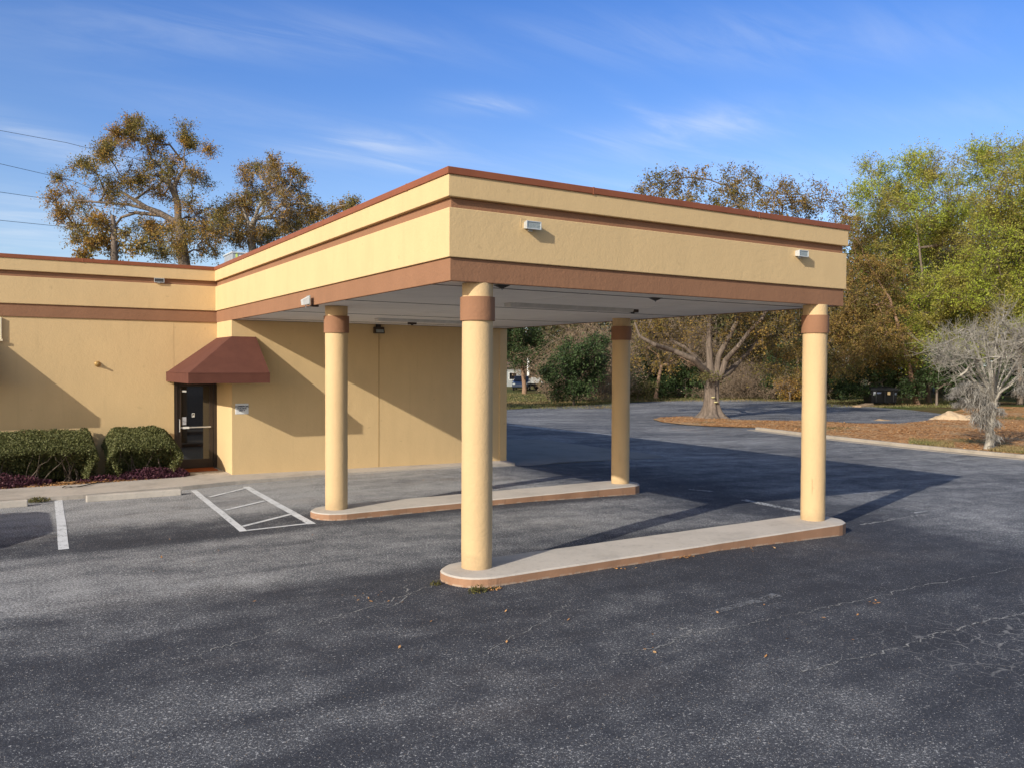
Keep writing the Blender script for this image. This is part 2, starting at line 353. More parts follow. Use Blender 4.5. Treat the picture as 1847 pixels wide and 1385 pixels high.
M['greenleaf'] = leaves('fresh_green_leaves', [(0.201, 0.256, 0.032), (0.332, 0.422, 0.048), (0.466, 0.535, 0.066), (0.600, 0.603, 0.109)],
                        [(0.189, 0.202, 0.032), (0.332, 0.312, 0.054), (0.488, 0.412, 0.082), (0.555, 0.445, 0.164)], 0.35, 0.48)
M['darkleaf'] = leaves('dark_evergreen_leaves', [(0.015, 0.026, 0.010), (0.030, 0.052, 0.016), (0.050, 0.085, 0.024), (0.085, 0.12, 0.040)], None, trans=0.15)
M['woodleaf'] = leaves('far_wood_leaves', [(0.035, 0.040, 0.016), (0.08, 0.078, 0.028), (0.145, 0.110, 0.042), (0.19, 0.145, 0.07)],
                       [(0.022, 0.034, 0.012), (0.05, 0.062, 0.02), (0.085, 0.092, 0.026), (0.13, 0.105, 0.06)], 0.10, 0.25)
M['dryleaf'] = leaves('dry_brown_leaves', [(0.11, 0.072, 0.040), (0.20, 0.135, 0.075), (0.29, 0.20, 0.12), (0.36, 0.27, 0.18)], None, trans=0.2)
M['hedgeleaf'] = leaves('clipped_hedge_leaves', [(0.044, 0.052, 0.016), (0.094, 0.108, 0.031), (0.149, 0.155, 0.051), (0.221, 0.206, 0.090)], None, trans=0.15)
M['purpleleaf'] = leaves('purple_leaves', [(0.020, 0.006, 0.012), (0.060, 0.018, 0.035), (0.12, 0.035, 0.060), (0.17, 0.075, 0.080)], None, trans=0.15)
M['weedleaf'] = leaves('weed_leaves', [(0.05, 0.06, 0.015), (0.11, 0.12, 0.03), (0.17, 0.16, 0.05), (0.24, 0.16, 0.07)], None)
M['moss'] = leaves('spanish_moss', [(0.20, 0.18, 0.155), (0.27, 0.25, 0.22), (0.33, 0.31, 0.275), (0.40, 0.37, 0.325)], None, trans=0.2)
M['fallen'] = leaves('fallen_leaf', [(0.192, 0.084, 0.030), (0.384, 0.180, 0.060), (0.504, 0.252, 0.090), (0.552, 0.384, 0.204)], None, trans=0.05)
M['grass'] = leaves('grass_blades', [(0.06, 0.09, 0.02), (0.11, 0.14, 0.035), (0.19, 0.18, 0.06), (0.30, 0.24, 0.12)], [(0.16, 0.12, 0.05), (0.24, 0.18, 0.075), (0.30, 0.20, 0.09), (0.3, 0.24, 0.12)], 0.2, 0.2)

# ------------------------------------------------------------------ object helpers
ORG = {}
def tag(o, label=None, cat=None, group=None, kind=None):
    if label: o['label'] = label
    if cat: o['category'] = cat
    if group: o['group'] = group
    if kind: o['kind'] = kind
    return o
def thing(name, label, cat, loc=(0, 0, 0), rz=0.0, group=None, local=False):
    o = bpy.data.objects.new(name, None); COL.objects.link(o); o.location = loc; o.rotation_euler = (0, 0, rz); o.empty_display_size = 0.2
    ORG[o.name] = np.zeros(3) if local else np.array(loc, float)
    return tag(o, label, cat, group)
class MB:
    def __init__(s): s.v = []; s.f = []; s.mi = []
    def add(s, vs, fs, mi=0):
        b = len(s.v); s.v += [tuple(map(float, q)) for q in vs]
        s.f += [tuple(b+i for i in q) for q in fs]; s.mi += [mi]*len(fs); return s
    def box(s, x0, x1, y0, y1, z0, z1, mi=0):
        return s.add([(x0, y0, z0), (x1, y0, z0), (x1, y1, z0), (x0, y1, z0), (x0, y0, z1), (x1, y0, z1), (x1, y1, z1), (x0, y1, z1)],
                     [(0, 3, 2, 1), (4, 5, 6, 7), (0, 1, 5, 4), (1, 2, 6, 5), (2, 3, 7, 6), (3, 0, 4, 7)], mi)
    def hexa(s, a, b, mi=0):                                  # two quads a (bottom/back) and b (top/front)
        return s.add(list(a)+list(b), [(0, 3, 2, 1), (4, 5, 6, 7), (0, 1, 5, 4), (1, 2, 6, 5), (2, 3, 7, 6), (3, 0, 4, 7)], mi)
    def prism(s, poly, z0, z1, mi=0, mi_top=None):            # poly counter-clockwise in plan
        k = len(poly); zz0 = z0 if callable(z0) else (lambda x, y: z0); zz1 = z1 if callable(z1) else (lambda x, y: z1)
        vs = [(x, y, zz0(x, y)) for x, y in poly] + [(x, y, zz1(x, y)) for x, y in poly]
        s.add(vs, [tuple(reversed(range(k)))] + [(i, (i+1) % k, k+(i+1) % k, k+i) for i in range(k)], mi)
        b = len(s.v)-2*k; s.f.append(tuple(b+k+i for i in range(k))); s.mi.append(mi if mi_top is None else mi_top); return s
    def tube(s, path, rad, sides=8, mi=0, caps=True):
        path = [np.array(p, float) for p in path]; n_ = len(path)
        rad = rad if hasattr(rad, '__len__') else [rad]*n_
        vs = []; ref = None
        for i, p in enumerate(path):
            t = path[min(i+1, n_-1)] - path[max(i-1, 0)]; t = t/(np.linalg.norm(t)+1e-9)
            if ref is None: ref = np.array([1.0, 0, 0]) if abs(t[0]) < 0.8 else np.array([0, 1.0, 0])
            u = np.cross(t, ref); u /= np.linalg.norm(u)+1e-9; w = np.cross(t, u); ref = -w if False else ref
            for k in range(sides):
                a = 2*PI*k/sides; vs.append(p + rad[i]*(u*math.cos(a)+w*math.sin(a)))
        fs = [(i*sides+k, i*sides+(k+1) % sides, (i+1)*sides+(k+1) % sides, (i+1)*sides+k) for i in range(n_-1) for k in range(sides)]
        if caps: fs += [tuple(reversed(range(sides))), tuple((n_-1)*sides+k for k in range(sides))]
        return s.add(vs, fs, mi)
    def lathe(s, c, prof, axis='z', sides=24, mi=0):          # prof: (r, h)
        vs = []
        for r, h in prof:
            for k in range(sides):
                a = 2*PI*k/sides; x, y = r*math.cos(a), r*math.sin(a)
                vs.append({'z': (c[0]+x, c[1]+y, c[2]+h), 'y': (c[0]+x, c[1]-h, c[2]+y), 'x': (c[0]+h, c[1]+x, c[2]+y)}[axis])
        n_ = len(prof)
        fs = [(i*sides+k, i*sides+(k+1) % sides, (i+1)*sides+(k+1) % sides, (i+1)*sides+k) for i in range(n_-1) for k in range(sides)]
        fs += [tuple(reversed(range(sides))), tuple((n_-1)*sides+k for k in range(sides))]
        return s.add(vs, fs, mi)
    def obj(s, name, mats, parent=None, smooth=False, bevel=0.0, seg=2, org=None):
        me = bpy.data.meshes.new(name)
        o = np.zeros(3) if org is None else np.array(org, float)
        if parent is not None: o = ORG[parent.name]
        me.from_pydata([tuple(np.array(q)-o) for q in s.v], [], s.f)
        for m in (mats if isinstance(mats, (list, tuple)) else [mats]): me.materials.append(m)
        me.polygons.foreach_set('material_index', s.mi)
        bm = bmesh.new(); bm.from_mesh(me); bmesh.ops.recalc_face_normals(bm, faces=bm.faces); bm.to_mesh(me); bm.free()
        if smooth:
            me.polygons.foreach_set('use_smooth', [True]*len(me.polygons))
            me.set_sharp_from_angle(angle=math.radians(40))
        ob = bpy.data.objects.new(name, me); COL.objects.link(ob)
        if parent is not None: ob.parent = parent; ORG[ob.name] = o
        else: ob.location = o
        if bevel:
            md = ob.modifiers.new('bevel', 'BEVEL'); md.width = bevel; md.segments = seg; md.limit_method = 'ANGLE'; md.angle_limit = 0.6
        return ob
def big_mesh(name, V, Q, mat, parent=None, org=None):         # V (n,3) array, Q (m,4) array
    o = ORG[parent.name] if parent is not None else (np.zeros(3) if org is None else np.array(org, float))
    V = V - o
    me = bpy.data.meshes.new(name); me.vertices.add(len(V)); me.vertices.foreach_set('co', V.astype(np.float32).ravel())
    me.loops.add(Q.size); me.loops.foreach_set('vertex_index', Q.astype(np.int32).ravel())
    me.polygons.add(len(Q)); me.polygons.foreach_set('loop_start', np.arange(0, Q.size, 4, dtype=np.int32))
    try: me.polygons.foreach_set('loop_total', np.full(len(Q), 4, dtype=np.int32))
    except Exception: pass
    me.update(calc_edges=True); me.materials.append(mat)
    ob = bpy.data.objects.new(name, me); COL.objects.link(ob)
    if parent is not None: ob.parent = parent; ORG[ob.name] = o
    else: ob.location = o
    return ob
def seg_mesh(p0, p1, r0, r1, sides=4):
    d = p1-p0; L = np.linalg.norm(d, axis=1, keepdims=True)+1e-9; t = d/L
    ref = np.where(np.abs(t[:, :1]) < 0.8, np.array([[1.0, 0, 0]]), np.array([[0, 1.0, 0]]))
    u = np.cross(t, ref); u /= np.linalg.norm(u, axis=1, keepdims=True); w = np.cross(t, u)
    a = np.arange(sides)*2*PI/sides; ca, sa = np.cos(a)[None, :, None], np.sin(a)[None, :, None]
    ring = u[:, None]*ca + w[:, None]*sa
    A = (p0-t*r0[:, None]*0.35)[:, None] + ring*r0[:, None, None]; B = (p1+t*r1[:, None]*0.35)[:, None] + ring*r1[:, None, None]
    V = np.concatenate([A, B], axis=1).reshape(-1, 3)
    base = (np.arange(len(p0))*2*sides)[:, None]; k = np.arange(sides)[None]; k2 = (k+1) % sides
    Q = np.stack([base+k, base+k2, base+sides+k2, base+sides+k], axis=-1).reshape(-1, 4)
    return V, Q
def leaf_mesh(C, size, rng, aspect=0.55, up=0.0, flat=None):
    n_ = len(C); size = (size if hasattr(size, '__len__') else np.full(n_, size))*rng.uniform(0.65, 1.3, n_)
    a = rng.normal(size=(n_, 3)); nrm = rng.normal(size=(n_, 3)); nrm[:, 2] += up
    if flat is not None: nrm = nrm*flat + np.array([0, 0, 1.0])
    nrm /= np.linalg.norm(nrm, axis=1, keepdims=True)
    a -= nrm*np.sum(a*nrm, axis=1, keepdims=True); a /= np.linalg.norm(a, axis=1, keepdims=True)+1e-9
    b = np.cross(nrm, a)
    a = a*(size*0.5)[:, None]; b = b*(size*0.5*aspect)[:, None]
    V = np.stack([C-a, C+b, C+a, C-b], axis=1).reshape(-1, 3)
    return V, np.arange(n_*4).reshape(-1, 4)
def cat_mesh(parts):
    Vs, Qs, o = [], [], 0
    for V, Q in parts: Vs.append(V); Qs.append(Q+o); o += len(V)
    return np.concatenate(Vs), np.concatenate(Qs)

# ------------------------------------------------------------------ ground
def sheet(name, poly, mat, dz, kind='structure', label=None, cat=None):
    bm = bmesh.new(); vs = [bm.verts.new((float(p[0]), float(p[1]), 0)) for p in poly]
    f = bm.faces.new(vs); bmesh.ops.triangulate(bm, faces=[f])
    for x in (4.0, 22.0):
        bmesh.ops.bisect_plane(bm, geom=bm.verts[:]+bm.edges[:]+bm.faces[:], plane_co=(x, 0, 0), plane_no=(1, 0, 0))
    for v in bm.verts: v.co.z = zg(v.co.x) + (dz(v.co.x, v.co.y) if callable(dz) else dz)
    bmesh.ops.recalc_face_normals(bm, faces=bm.faces)
    for f in bm.faces:
        if f.normal.z < 0: f.normal_flip()
    me = bpy.data.meshes.new(name); bm.to_mesh(me); bm.free(); me.materials.append(mat)
    o = bpy.data.objects.new(name, me); COL.objects.link(o); return tag(o, label, cat, kind=kind)
sheet('ground', [(-700, -700), (900, -700), (900, 900), (-700, 900)], M['lawn'], -0.03)
KF = [g(x, y)[:2] for x, y in [(1362, 775), (1450, 786), (1550, 797), (1650, 808), (1750, 818), (1847, 827)]] + [np.array([25.2, 0.0]), np.array([26.5, -8.0]), np.array([28, -60.0])]
far_edge = [g(x, y)[:2] for x, y in [(1700, 757), (1706, 747), (1640, 739), (1540, 731), (1450, 725), (1350, 721), (1250, 721), (1180, 724), (1105, 728), (1000, 733), (913, 739), (860, 744)]]
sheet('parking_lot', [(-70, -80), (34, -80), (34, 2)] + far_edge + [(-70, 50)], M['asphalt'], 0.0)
lit = [(1450, 783), (1362, 772), (1330, 771), (1285, 769.5), (1240, 767), (1195, 762), (1178, 757), (1190, 753.5), (1230, 751.5), (1262, 752), (1320, 757), (1400, 759), (1480, 760), (1540, 764), (1620, 765), (1690, 757), (1703, 747)]
litp = [g(x, y)[:2] for x, y in lit] + [np.array([60, 27.0]), np.array([70, 10.0]), np.array([60, -60.0]), np.array([28.3, -60.0]), np.array([26.7, -8.0]), np.array([25.4, 0.0])] + [g(x, y)[:2]+np.array([0.25, 0.02]) for x, y in [(1847, 826), (1750, 817), (1650, 807), (1550, 796)]]
sheet('leaf_litter_bed', litp, M['litter'], 0.035)
def ribbon(name, line, w0, w1, z0, z1, mat, closed=False):     # solid strip to the right of a polyline, following the ground
    mb = MB(); P = [np.array(p, float) for p in line]
    nrm = []
    for i in range(len(P)):
        t = P[min(i+1, len(P)-1)]-P[max(i-1, 0)]; t /= np.linalg.norm(t); nrm.append(np.array([-t[1], t[0]]))
    for i in range(len(P)-1):
        qs = []
        for j, zz in ((i, z0), (i+1, z0), (i, z1), (i+1, z1)):
            for w in (w0, w1):
                q = P[j]+nrm[j]*w; qs.append((q[0], q[1], zg(q[0])+zz))
        mb.add(qs, [(0, 1, 3, 2), (4, 6, 7, 5), (0, 2, 6, 4), (1, 5, 7, 3)] + ([(0, 4, 5, 1)] if i == 0 else []) + ([(2, 3, 7, 6)] if i == len(P)-2 else []))
    return mb
kb = ribbon('kerb', KF, 0.0, 0.20, -0.15, 0.13, M['kerb'])
gb = ribbon('kerb', KF, -0.45, -0.003, -0.15, 0.010, M['kerb'])
ko = kb.obj('kerb', M['kerb'], bevel=0.025); tag(ko, kind='structure')
go = gb.obj('gutter', M['kerb']); tag(go, kind='structure')

W, D, YW, XE = 7.194, 11.69, 10.33, 7.14
# sidewalk along the wall, tapering from a low step to flush
def zwalk(x, y): return 0.10 - 0.0115*max(0.0, min(x, 7.2))
front = [(-40, 8.98), (-4.3, 8.98), (-3.0, 9.0), (-1.2, 9.17), (-0.1, 9.42), (2.0, 9.66), (5.6, 9.80), (7.12, 9.83)]
mb = MB()
back = [(-40, 10.42), (-4.3, 10.42), (-3.0, 10.40), (-1.1, 10.46), (-0.1, 10.46), (2.0, 10.46), (5.6, 10.46), (7.12, 10.46)]
for i in range(len(front)-1):
    (x0, y0), (x1, y1), (u0, v0), (u1, v1) = front[i], front[i+1], back[i], back[i+1]
    mb.hexa([(x0, y0, -0.4), (x1, y1, -0.4), (u1, v1, -0.4), (u0, v0, -0.4)],
            [(x0, y0, zwalk(x0, 0)-0.02), (x1, y1, zwalk(x1, 0)-0.02), (u1, v1, zwalk(u1, 0)), (u0, v0, zwalk(u0, 0))])
sw = mb.obj('sidewalk', M['walk']); tag(sw, kind='structure')
bm = bmesh.new(); bm.from_mesh(sw.data); bmesh.ops.remove_doubles(bm, verts=bm.verts, dist=0.001)
seen = {}
for f in bm.faces: seen.setdefault(tuple(sorted(v.index for v in f.verts)), []).append(f)
bmesh.ops.delete(bm, geom=[f for fs in seen.values() if len(fs) > 1 for f in fs], context='FACES_ONLY'); bm.to_mesh(sw.data); bm.free()
st = MB().box(-0.98, 0.05, 10.463, 11.80, -0.3, 0.105); tag(st.obj('doorstep', M['walk']), kind='structure')
tag(MB().box(-40, -0.985, 10.425, 11.9, -0.3, 0.085).obj('mulch_bed', M['mulch']), kind='structure')
ap = [(6.6, 9.80), (7.14, 9.83), (7.5, 9.72), (8.05, 9.85), (8.6, 10.15), (9.6, 10.2), (12.6, 10.25), (13.1, 10.9), (12.9, 17.3), (7.1, 17.6), (7.125, 10.32), (7.125, 9.84), (6.6, 9.82)]
sheet('concrete_apron', [(7.13, 9.80), (7.5, 9.70), (8.05, 9.83), (8.6, 10.12), (9.6, 10.2), (12.6, 10.25), (13.1, 10.9), (12.9, 17.3), (7.13, 17.6)], M['apron'], 0.006)

# paint on the asphalt
def line(pts, w, mat, name='parking_line', dz=0.005, jag=0.0):
    P = [np.array(p[:2], float) for p in pts]; mb = MB(); vs = []
    for i in range(len(P)):
        t = P[min(i+1, len(P)-1)]-P[max(i-1, 0)]; t /= np.linalg.norm(t); n_ = np.array([-t[1], t[0]])
        ww = (w[i] if hasattr(w, '__len__') else w)*0.5
        a, b = P[i]-n_*ww*(1+random.uniform(-jag, jag)), P[i]+n_*ww*(1+random.uniform(-jag, jag))
        vs += [(a[0], a[1], zg(a[0])+dz), (b[0], b[1], zg(b[0])+dz)]
    mb.add(vs, [(2*i, 2*i+2, 2*i+3, 2*i+1) for i in range(len(P)-1)])
    return tag(mb.obj(name, mat), kind='structure')
M['ghost'] = paint('ghost_paint', (0.17, 0.172, 0.18), 0.58, 0.80)
def sub(a, b, k, amp=0.0):
    a, b = np.array(a[:2], float), np.array(b[:2], float)
    return [a+(b-a)*i/k+RNG.normal(size=2)*amp for i in range(k+1)]
line(sub((-3.40, 9.02), (-3.605, 4.36), 10, 0.004), 0.13, M['paint'])
line(sub((-1.01, 9.03), (-1.20, 4.36), 10, 0.004), 0.115, M['paint'])
line(sub((0.01, 9.03), (-0.125, 4.40), 10, 0.004), 0.135, M['paint'])
for a, b, w in [((-0.93, 7.99), (-0.06, 8.78), 0.085), ((-1.02, 6.36), (-0.15, 7.02), 0.085), ((-1.13, 4.74), (-0.16, 5.40), 0.085), ((-1.14, 4.39), (-0.18, 4.45), 0.075)]:
    line(sub(a, b, 4, 0.002), w, M['paint'], dz=0.008)
for a, b, w in [((1340, 901), (1450, 923), 0.20), ((1500, 812.5), (1605, 819), 0.16), ((1672, 829), (1735, 834), 0.16), ((1590, 836), (1660, 842), 0.1),
                ((1120, 828), (1176, 831), 0.1), ((1240, 882), (1285, 886), 0.12), ((1255, 793), (1330, 796), 0.14),
                ((920, 766), (1010, 776), 0.7), ((1010, 776), (1130, 786), 0.5), ((1120, 728.5), (1190, 730), 0.2), ((1240, 733), (1330, 735), 0.2), ((1000, 737), (1070, 741), 0.14), ((920, 738), (960, 737), 0.14),
                ((1320, 750), (1440, 753), 0.2), ((1650, 925), (1672, 921), 0.05)]:
    line(sub(g(*a), g(*b), 6, 0.01), w, M['oldpaint'], 'worn_line', jag=0.3)
line(sub(g(1280, 1106), g(1405, 1073), 6, 0.01), 0.12, M['ghost'], 'worn_line', jag=0.3)
def crack(pts, w=0.012, k=16, amp=0.022):
    P = []
    for a, b in zip(pts[:-1], pts[1:]): P += sub(g(*a), g(*b), k, amp)[:-1]
    P.append(g(*pts[-1])[:2]); line(P, [w*random.uniform(0.4, 1.3) for _ in P], M['crack'], 'asphalt_crack', 0.004+0.001*(len(pts) % 3)+random.uniform(0, .002))
crack([(540, 1132), (690, 1088), (760, 1062), (800, 1050)]); crack([(1110, 1180), (1190, 1166), (1240, 1143), (1330, 1128), (1440, 1105), (1540, 1085), (1690, 1052), (1847, 1022)])
crack([(1235, 1145), (1246, 1134), (1228, 1132)], 0.02, 6); crack([(700, 1098), (740, 1072), (735, 1056)], 0.016, 6); crack([(1440, 1210), (1580, 1180), (1700, 1140), (1847, 1105)], 0.018)
crack([(1545, 946), (1590, 940), (1625, 934), (1675, 927)], 0.05, 9, 0.03)
crack([(330, 1190), (420, 1160), (560, 1120)], 0.012); crack([(870, 1180), (980, 1120), (1020, 1090)], 0.010)

# ------------------------------------------------------------------ the building
bl = thing('commercial_building', 'mustard yellow commercial building with brown bands and a flat canopy on round columns', 'building', (0, D, 0))
w = MB()
w.prism([(-16, D+.07), (-.90, D+.07), (-.90, D+.3), (-16, D+.3)], -0.3, 3.50)
w.prism([(.05, YW), (XE, YW), (XE, 30), (XE-.25, 30), (XE-.25, YW+.25), (.30, YW+.25), (.30, D+.3), (.05, D+.3)], -0.8, 3.50)
w.box(-.897, .047, D+.072, D+.3, 2.22, 3.50)
w.obj('wall', M['yellow'], bl)
def band(name, r, z0, z1, mat, th=0.12, bev=0.008):
    o = [(-16, D+r), (r, D+r), (r, r), (W-r, r), (W-r, 30)]
    q = r+th
    i = [(W-q, 30), (W-q, q), (q, q), (q, D+q), (-16, D+q)]
    return MB().prism(o+i, z0, z1).obj(name, mat, bl, bevel=bev)
band('fascia', 0.0, 4.457, 4.712, M['yellow']); band('fascia', 0.016, 3.770, 4.336, M['yellow'])
band('trim_band', 0.060, 4.337, 4.456, M['brown']); band('trim_band', 0.045, 3.500, 3.769, M['brown'], 0.05)
cp = MB(); r = -0.018; q = 0.26
cp.prism([(-16, D+r), (r, D+r), (r, r), (W-r, r), (W-r, 30), (W-q, 30), (W-q, q), (q, q), (q, D+q), (-16, D+q)], 4.707, 4.79)
for y in (10.2, 7.2, 4.2, 1.1): cp.box(r-.003, r+.02, y, y+.025, 4.700, 4.794, 1)
for x in (2.05, 5.1): cp.box(x, x+.03, r-.003, r+.02, 4.698, 4.794, 1)
for x in (-2.76, -5.8): cp.box(x, x+.03, D+r-.003, D+r+.02, 4.700, 4.794, 1)
cp.obj('coping', [M['coping'], M['coping']], bl, bevel=0.006)
MB().box(0.19, W-.19, .19, 29.9, 4.42, 4.50).box(-16, .05, D+.2, 29.9, 4.42, 4.50).obj('roof', M['roof'], bl)
so = MB().box(.097, W-.097, .097, YW-.002, 3.510, 3.56)
for y in (0.60, 3.55, 6.72, 9.55): so.box(.10, W-.10, y, y+.016, 3.503, 3.515, 1)
for x in (2.46, 4.90): so.box(x, x+.010, .10, YW-.01, 3.506, 3.515, 2)
so.obj('soffit', [M['soffit'], M['seam'], M['soffit']], bl)
MB().box(3.515, 3.527, YW-.004, YW+.01, .06, 3.28).obj('control_joint', simple('joint_line', (0.30, 0.185, 0.07), 0.9), bl)
MB().box(6.93, XE+.02, YW-.018, YW+.2, -.5, 3.497).obj('corner_trim', M['yellow'], bl, bevel=0.01)
def column(x, y, zb, plate):
    c = MB(); prof = []
    k = 22
    for i in range(k+1):
        h = zb+(3.508-zb)*i/k; prof.append((0.1862+random.uniform(-.0022, .0022), h))
    c.lathe((x, y, 0), prof, sides=40)
    co = c.obj('column', M['column'], bl, smooth=True)
    cl = MB(); s = 40; prof = [(0.180, 3.062), (0.209, 3.063)] + [(0.209+random.uniform(-.0012, .0012), 3.063+.280*i/5) for i in range(1, 5)] + [(0.209, 3.343), (0.180, 3.344)]
    cl.lathe((x, y, 0), prof, sides=s)
    b = cl.obj('collar', M['brown'], bl, smooth=True); b.parent = co; ORG[b.name] = ORG[bl.name]
    if plate:
        a = math.atan2(CAM[1]-y, CAM[0]-x)-0.35; px, py = x+.186*math.cos(a), y+.186*math.sin(a)
        t = np.array([-math.sin(a), math.cos(a)])*0.05; p = MB()
        p.tube([(px-t[0], py-t[1], .78), (px+t[0], py+t[1], .78), (px+t[0], py+t[1], .55)][::-1], .005, 5)
        o = p.obj('patch_outline', M['column'], bl); o.parent = co
column(0.517, 0.232, 0.05, False); column(6.648, 0.19, 0.0, True); column(0.490, 4.974, 0.05, False); column(6.620, 4.943, 0.0, True)
# door in the inner corner
dr = MB(); y0, y1 = D+.10, D+.16
x0, x1, zb, zt = -.897, .047, .105, 2.217
dr.box(x0, x0+.07, y0-.02, y1, zb, zt); dr.box(x1-.07, x1, y0-.02, y1, zb, zt); dr.box(x0+.07, x1-.07, y0-.02, y1, zt-.07, zt)
lx0, lx1 = x0+.075, x1-.075
dr.box(lx0, lx0+.085, y0+.005, y1-.005, zb+.01, zt-.075); dr.box(lx1-.085, lx1, y0+.005, y1-.005, zb+.01, zt-.075)
dr.box(lx0+.085, lx1-.085, y0+.005, y1-.005, zb+.01, zb+.22); dr.box(lx0+.085, lx1-.085, y0+.005, y1-.005, zt-.20, zt-.075)
door = dr.obj('door', M['bronze'], bl, bevel=0.004)
def dsub(name, mb, mat, **k):
    o = mb.obj(name, mat, bl, **k); o.parent = door; return o
dsub('glass', MB().box(lx0+.085, lx1-.085, y0+.025, y0+.035, zb+.22, zt-.20), M['glass'])
dsub('push_bar', MB().box(lx0+.06, lx1-.06, y0-.03, y0-.012, 1.055, 1.085), M['steel'], bevel=.004)
dsub('handle', MB().tube([(lx0+.04, y0+.004, .98), (lx0+.04, y0-.05, .98), (lx0+.04, y0-.05, 1.26), (lx0+.04, y0+.004, 1.26)], .012, 8), M['steel'])
dsub('closer_plate', MB().box(lx0+.10, lx0+.20, y0+.018, y0+.024, 1.885, 1.925), M['white'])
dsub('notice', MB().box(lx0+.10, lx0+.195, y0+.018, y0+.024, 1.13, 1.31), simple('notice_paper', (.40, .41, .45), .7))
dsub('label_strip', MB().box(lx0+.10, lx0+.25, y0-.036, y0-.031, 1.045, 1.092), M['white'])
def text_mesh(name, txt, size, loc, mat, parent_root, face='-Y', parent=None, ex=0.001, bold=0.0):
    cu = bpy.data.curves.new(name, 'FONT'); cu.body = txt; cu.size = size; cu.align_x = 'CENTER'; cu.align_y = 'CENTER'; cu.extrude = ex; cu.offset = bold
    tmp = bpy.data.objects.new('tmp', cu); COL.objects.link(tmp)
    dg = bpy.context.evaluated_depsgraph_get(); me = bpy.data.meshes.new_from_object(tmp.evaluated_get(dg))
    bpy.data.objects.remove(tmp); me.name = name
    me.transform(Matrix.Translation(Vector(np.array(loc)-ORG[parent_root.name])) @ Matrix.Rotation(PI/2, 4, 'X'))
    me.materials.clear(); me.materials.append(mat)
    o = bpy.data.objects.new(name, me); COL.objects.link(o); o.parent = parent or parent_root; return o
lp = dsub('letter_plate', MB().box(lx0+.318, lx0+.378, y0+.019, y0+.0245, 1.305, 1.395), M['white'])
text_mesh('lettering', 'B', .085, (lx0+.348, y0+.017, 1.35), M['black'], bl, parent=door, bold=.003)

# ------------------------------------------------------------------ things on the building
def awning(name, label, A, L, zr, zv, group):                 # A: ridge points on the wall, L: lower rim points, front corners in order
    t = thing(name, label, 'awning', (L[1][0], L[1][1], zv), group=group)
    f = MB(); f.add(A+L, [(0, 3, 4, 1), (1, 4, 5, 2), (2, 5, 6)])
    o = f.obj('cover', M['fabric'], t); s = o.modifiers.new('thick', 'SOLIDIFY'); s.thickness = .012
    v = MB(); V = [(p[0], p[1], zr) for p in L] + [(p[0], p[1], zv) for p in L]; k = len(L)
    v.add(V, [(i, i+1, k+i+1, k+i) for i in range(k-1)])
    o = v.obj('valance', M['fabric'], t); s = o.modifiers.new('thick', 'SOLIDIFY'); s.thickness = .010
    h = MB()
    for i in range(k-1): h.tube([(L[i][0], L[i][1], zr+.01), (L[i+1][0], L[i+1][1], zr+.01)], .006, 6)
    h.obj('hem', M['fabric'], t)
    fr = MB(); ins = [np.array(p)+np.array([0.03*np.sign(np.mean([q[0] for q in L])-p[0]), 0.03 if p[1] < A[-1][1]-.1 else -.02, -.03]) for p in L]
    for i in range(k-1): fr.tube([ins[i], ins[i+1]], .012, 6)
    for a, l in ((A[1], ins[1]), (A[2], ins[2])): fr.tube([np.array(a)+np.array([.0, -.03, -.05]), l], .012, 6)
    fr.obj('frame', M['steel'], t); return t
awning('awning', 'rust brown hipped fabric awning wrapped round the wall corner above the glass door',
       [(.045, D+.06, 3.14), (.045, YW-.004, 3.14), (.575, YW-.004, 3.14)],
       [(-1.07, D+.06, 2.335), (-1.035, 9.40, 2.335), (.625, 9.40, 2.335), (.625, YW-.006, 2.335)], 2.335, 2.135, None)
awning('awning', 'rust brown awning beyond the left photo edge, shading the yellow wall above the hedge',
       [(-6.6, D+.066, 3.14), (-5.4, D+.066, 3.14), (-4.44, D+.066, 3.14)],
       [(-6.75, D+.06, 2.335), (-6.75, 11.02, 2.335), (-4.40, 11.02, 2.335), (-4.40, D+.06, 2.335)], 2.335, 2.135, None)
def floodlight(label, x, y, z, s=1.0, rz=0.0, group='flood lights on the canopy fascia', dark=False):
    t = thing('floodlight', label, 'floodlight', (x, y, z), rz, group, local=True)
    h = MB()
    a, b, d = .105*s, .048*s, .085*s                           # half width, half height, depth; open hood facing out (-y)
    back = [(-a*.8, 0, -b*.7), (a*.8, 0, -b*.7), (a*.8, 0, b*.9), (-a*.8, 0, b*.9)]
    frt = [(-a, -d, -b), (a, -d, -b), (a, -d*1.05, b), (-a, -d*1.05, b)]
    h.hexa(back, frt)
    h.obj('housing', M['lamp_metal'], t, bevel=.004*s)
    r_ = MB(); e = .010*s; yy = -d*1.06
    r_.box(-a, a, yy-e, yy, b-e, b); r_.box(-a, a, yy-e, yy, -b, -b+e); r_.box(-a, -a+e, yy-e, yy, -b+e, b-e); r_.box(a-e, a, yy-e, yy, -b+e, b-e)
    r_.obj('rim', M['lamp_metal'], t)
    MB().box(-a+e, a-e, yy-.003*s, yy, -b+e, b-e).obj('lens', M['dark'] if dark else M['lens'], t)
    MB().box(-.03*s, .03*s, -.02*s, .012, -b*1.35, -b*.6).obj('bracket', M['lamp_metal'], t); return t
floodlight('small grey floodlight on the canopy front nearest the front corner, below a paint patch', 1.115, .016, 4.215)
floodlight('small grey floodlight on the canopy front above the right front column', 6.02, .016, 4.245)
floodlight('small floodlight on the upper brown band of the recessed wall, above the shrubs', -1.22, D+.06, 4.405, 1.0, 0, 'flood lights on the canopy fascia', True)
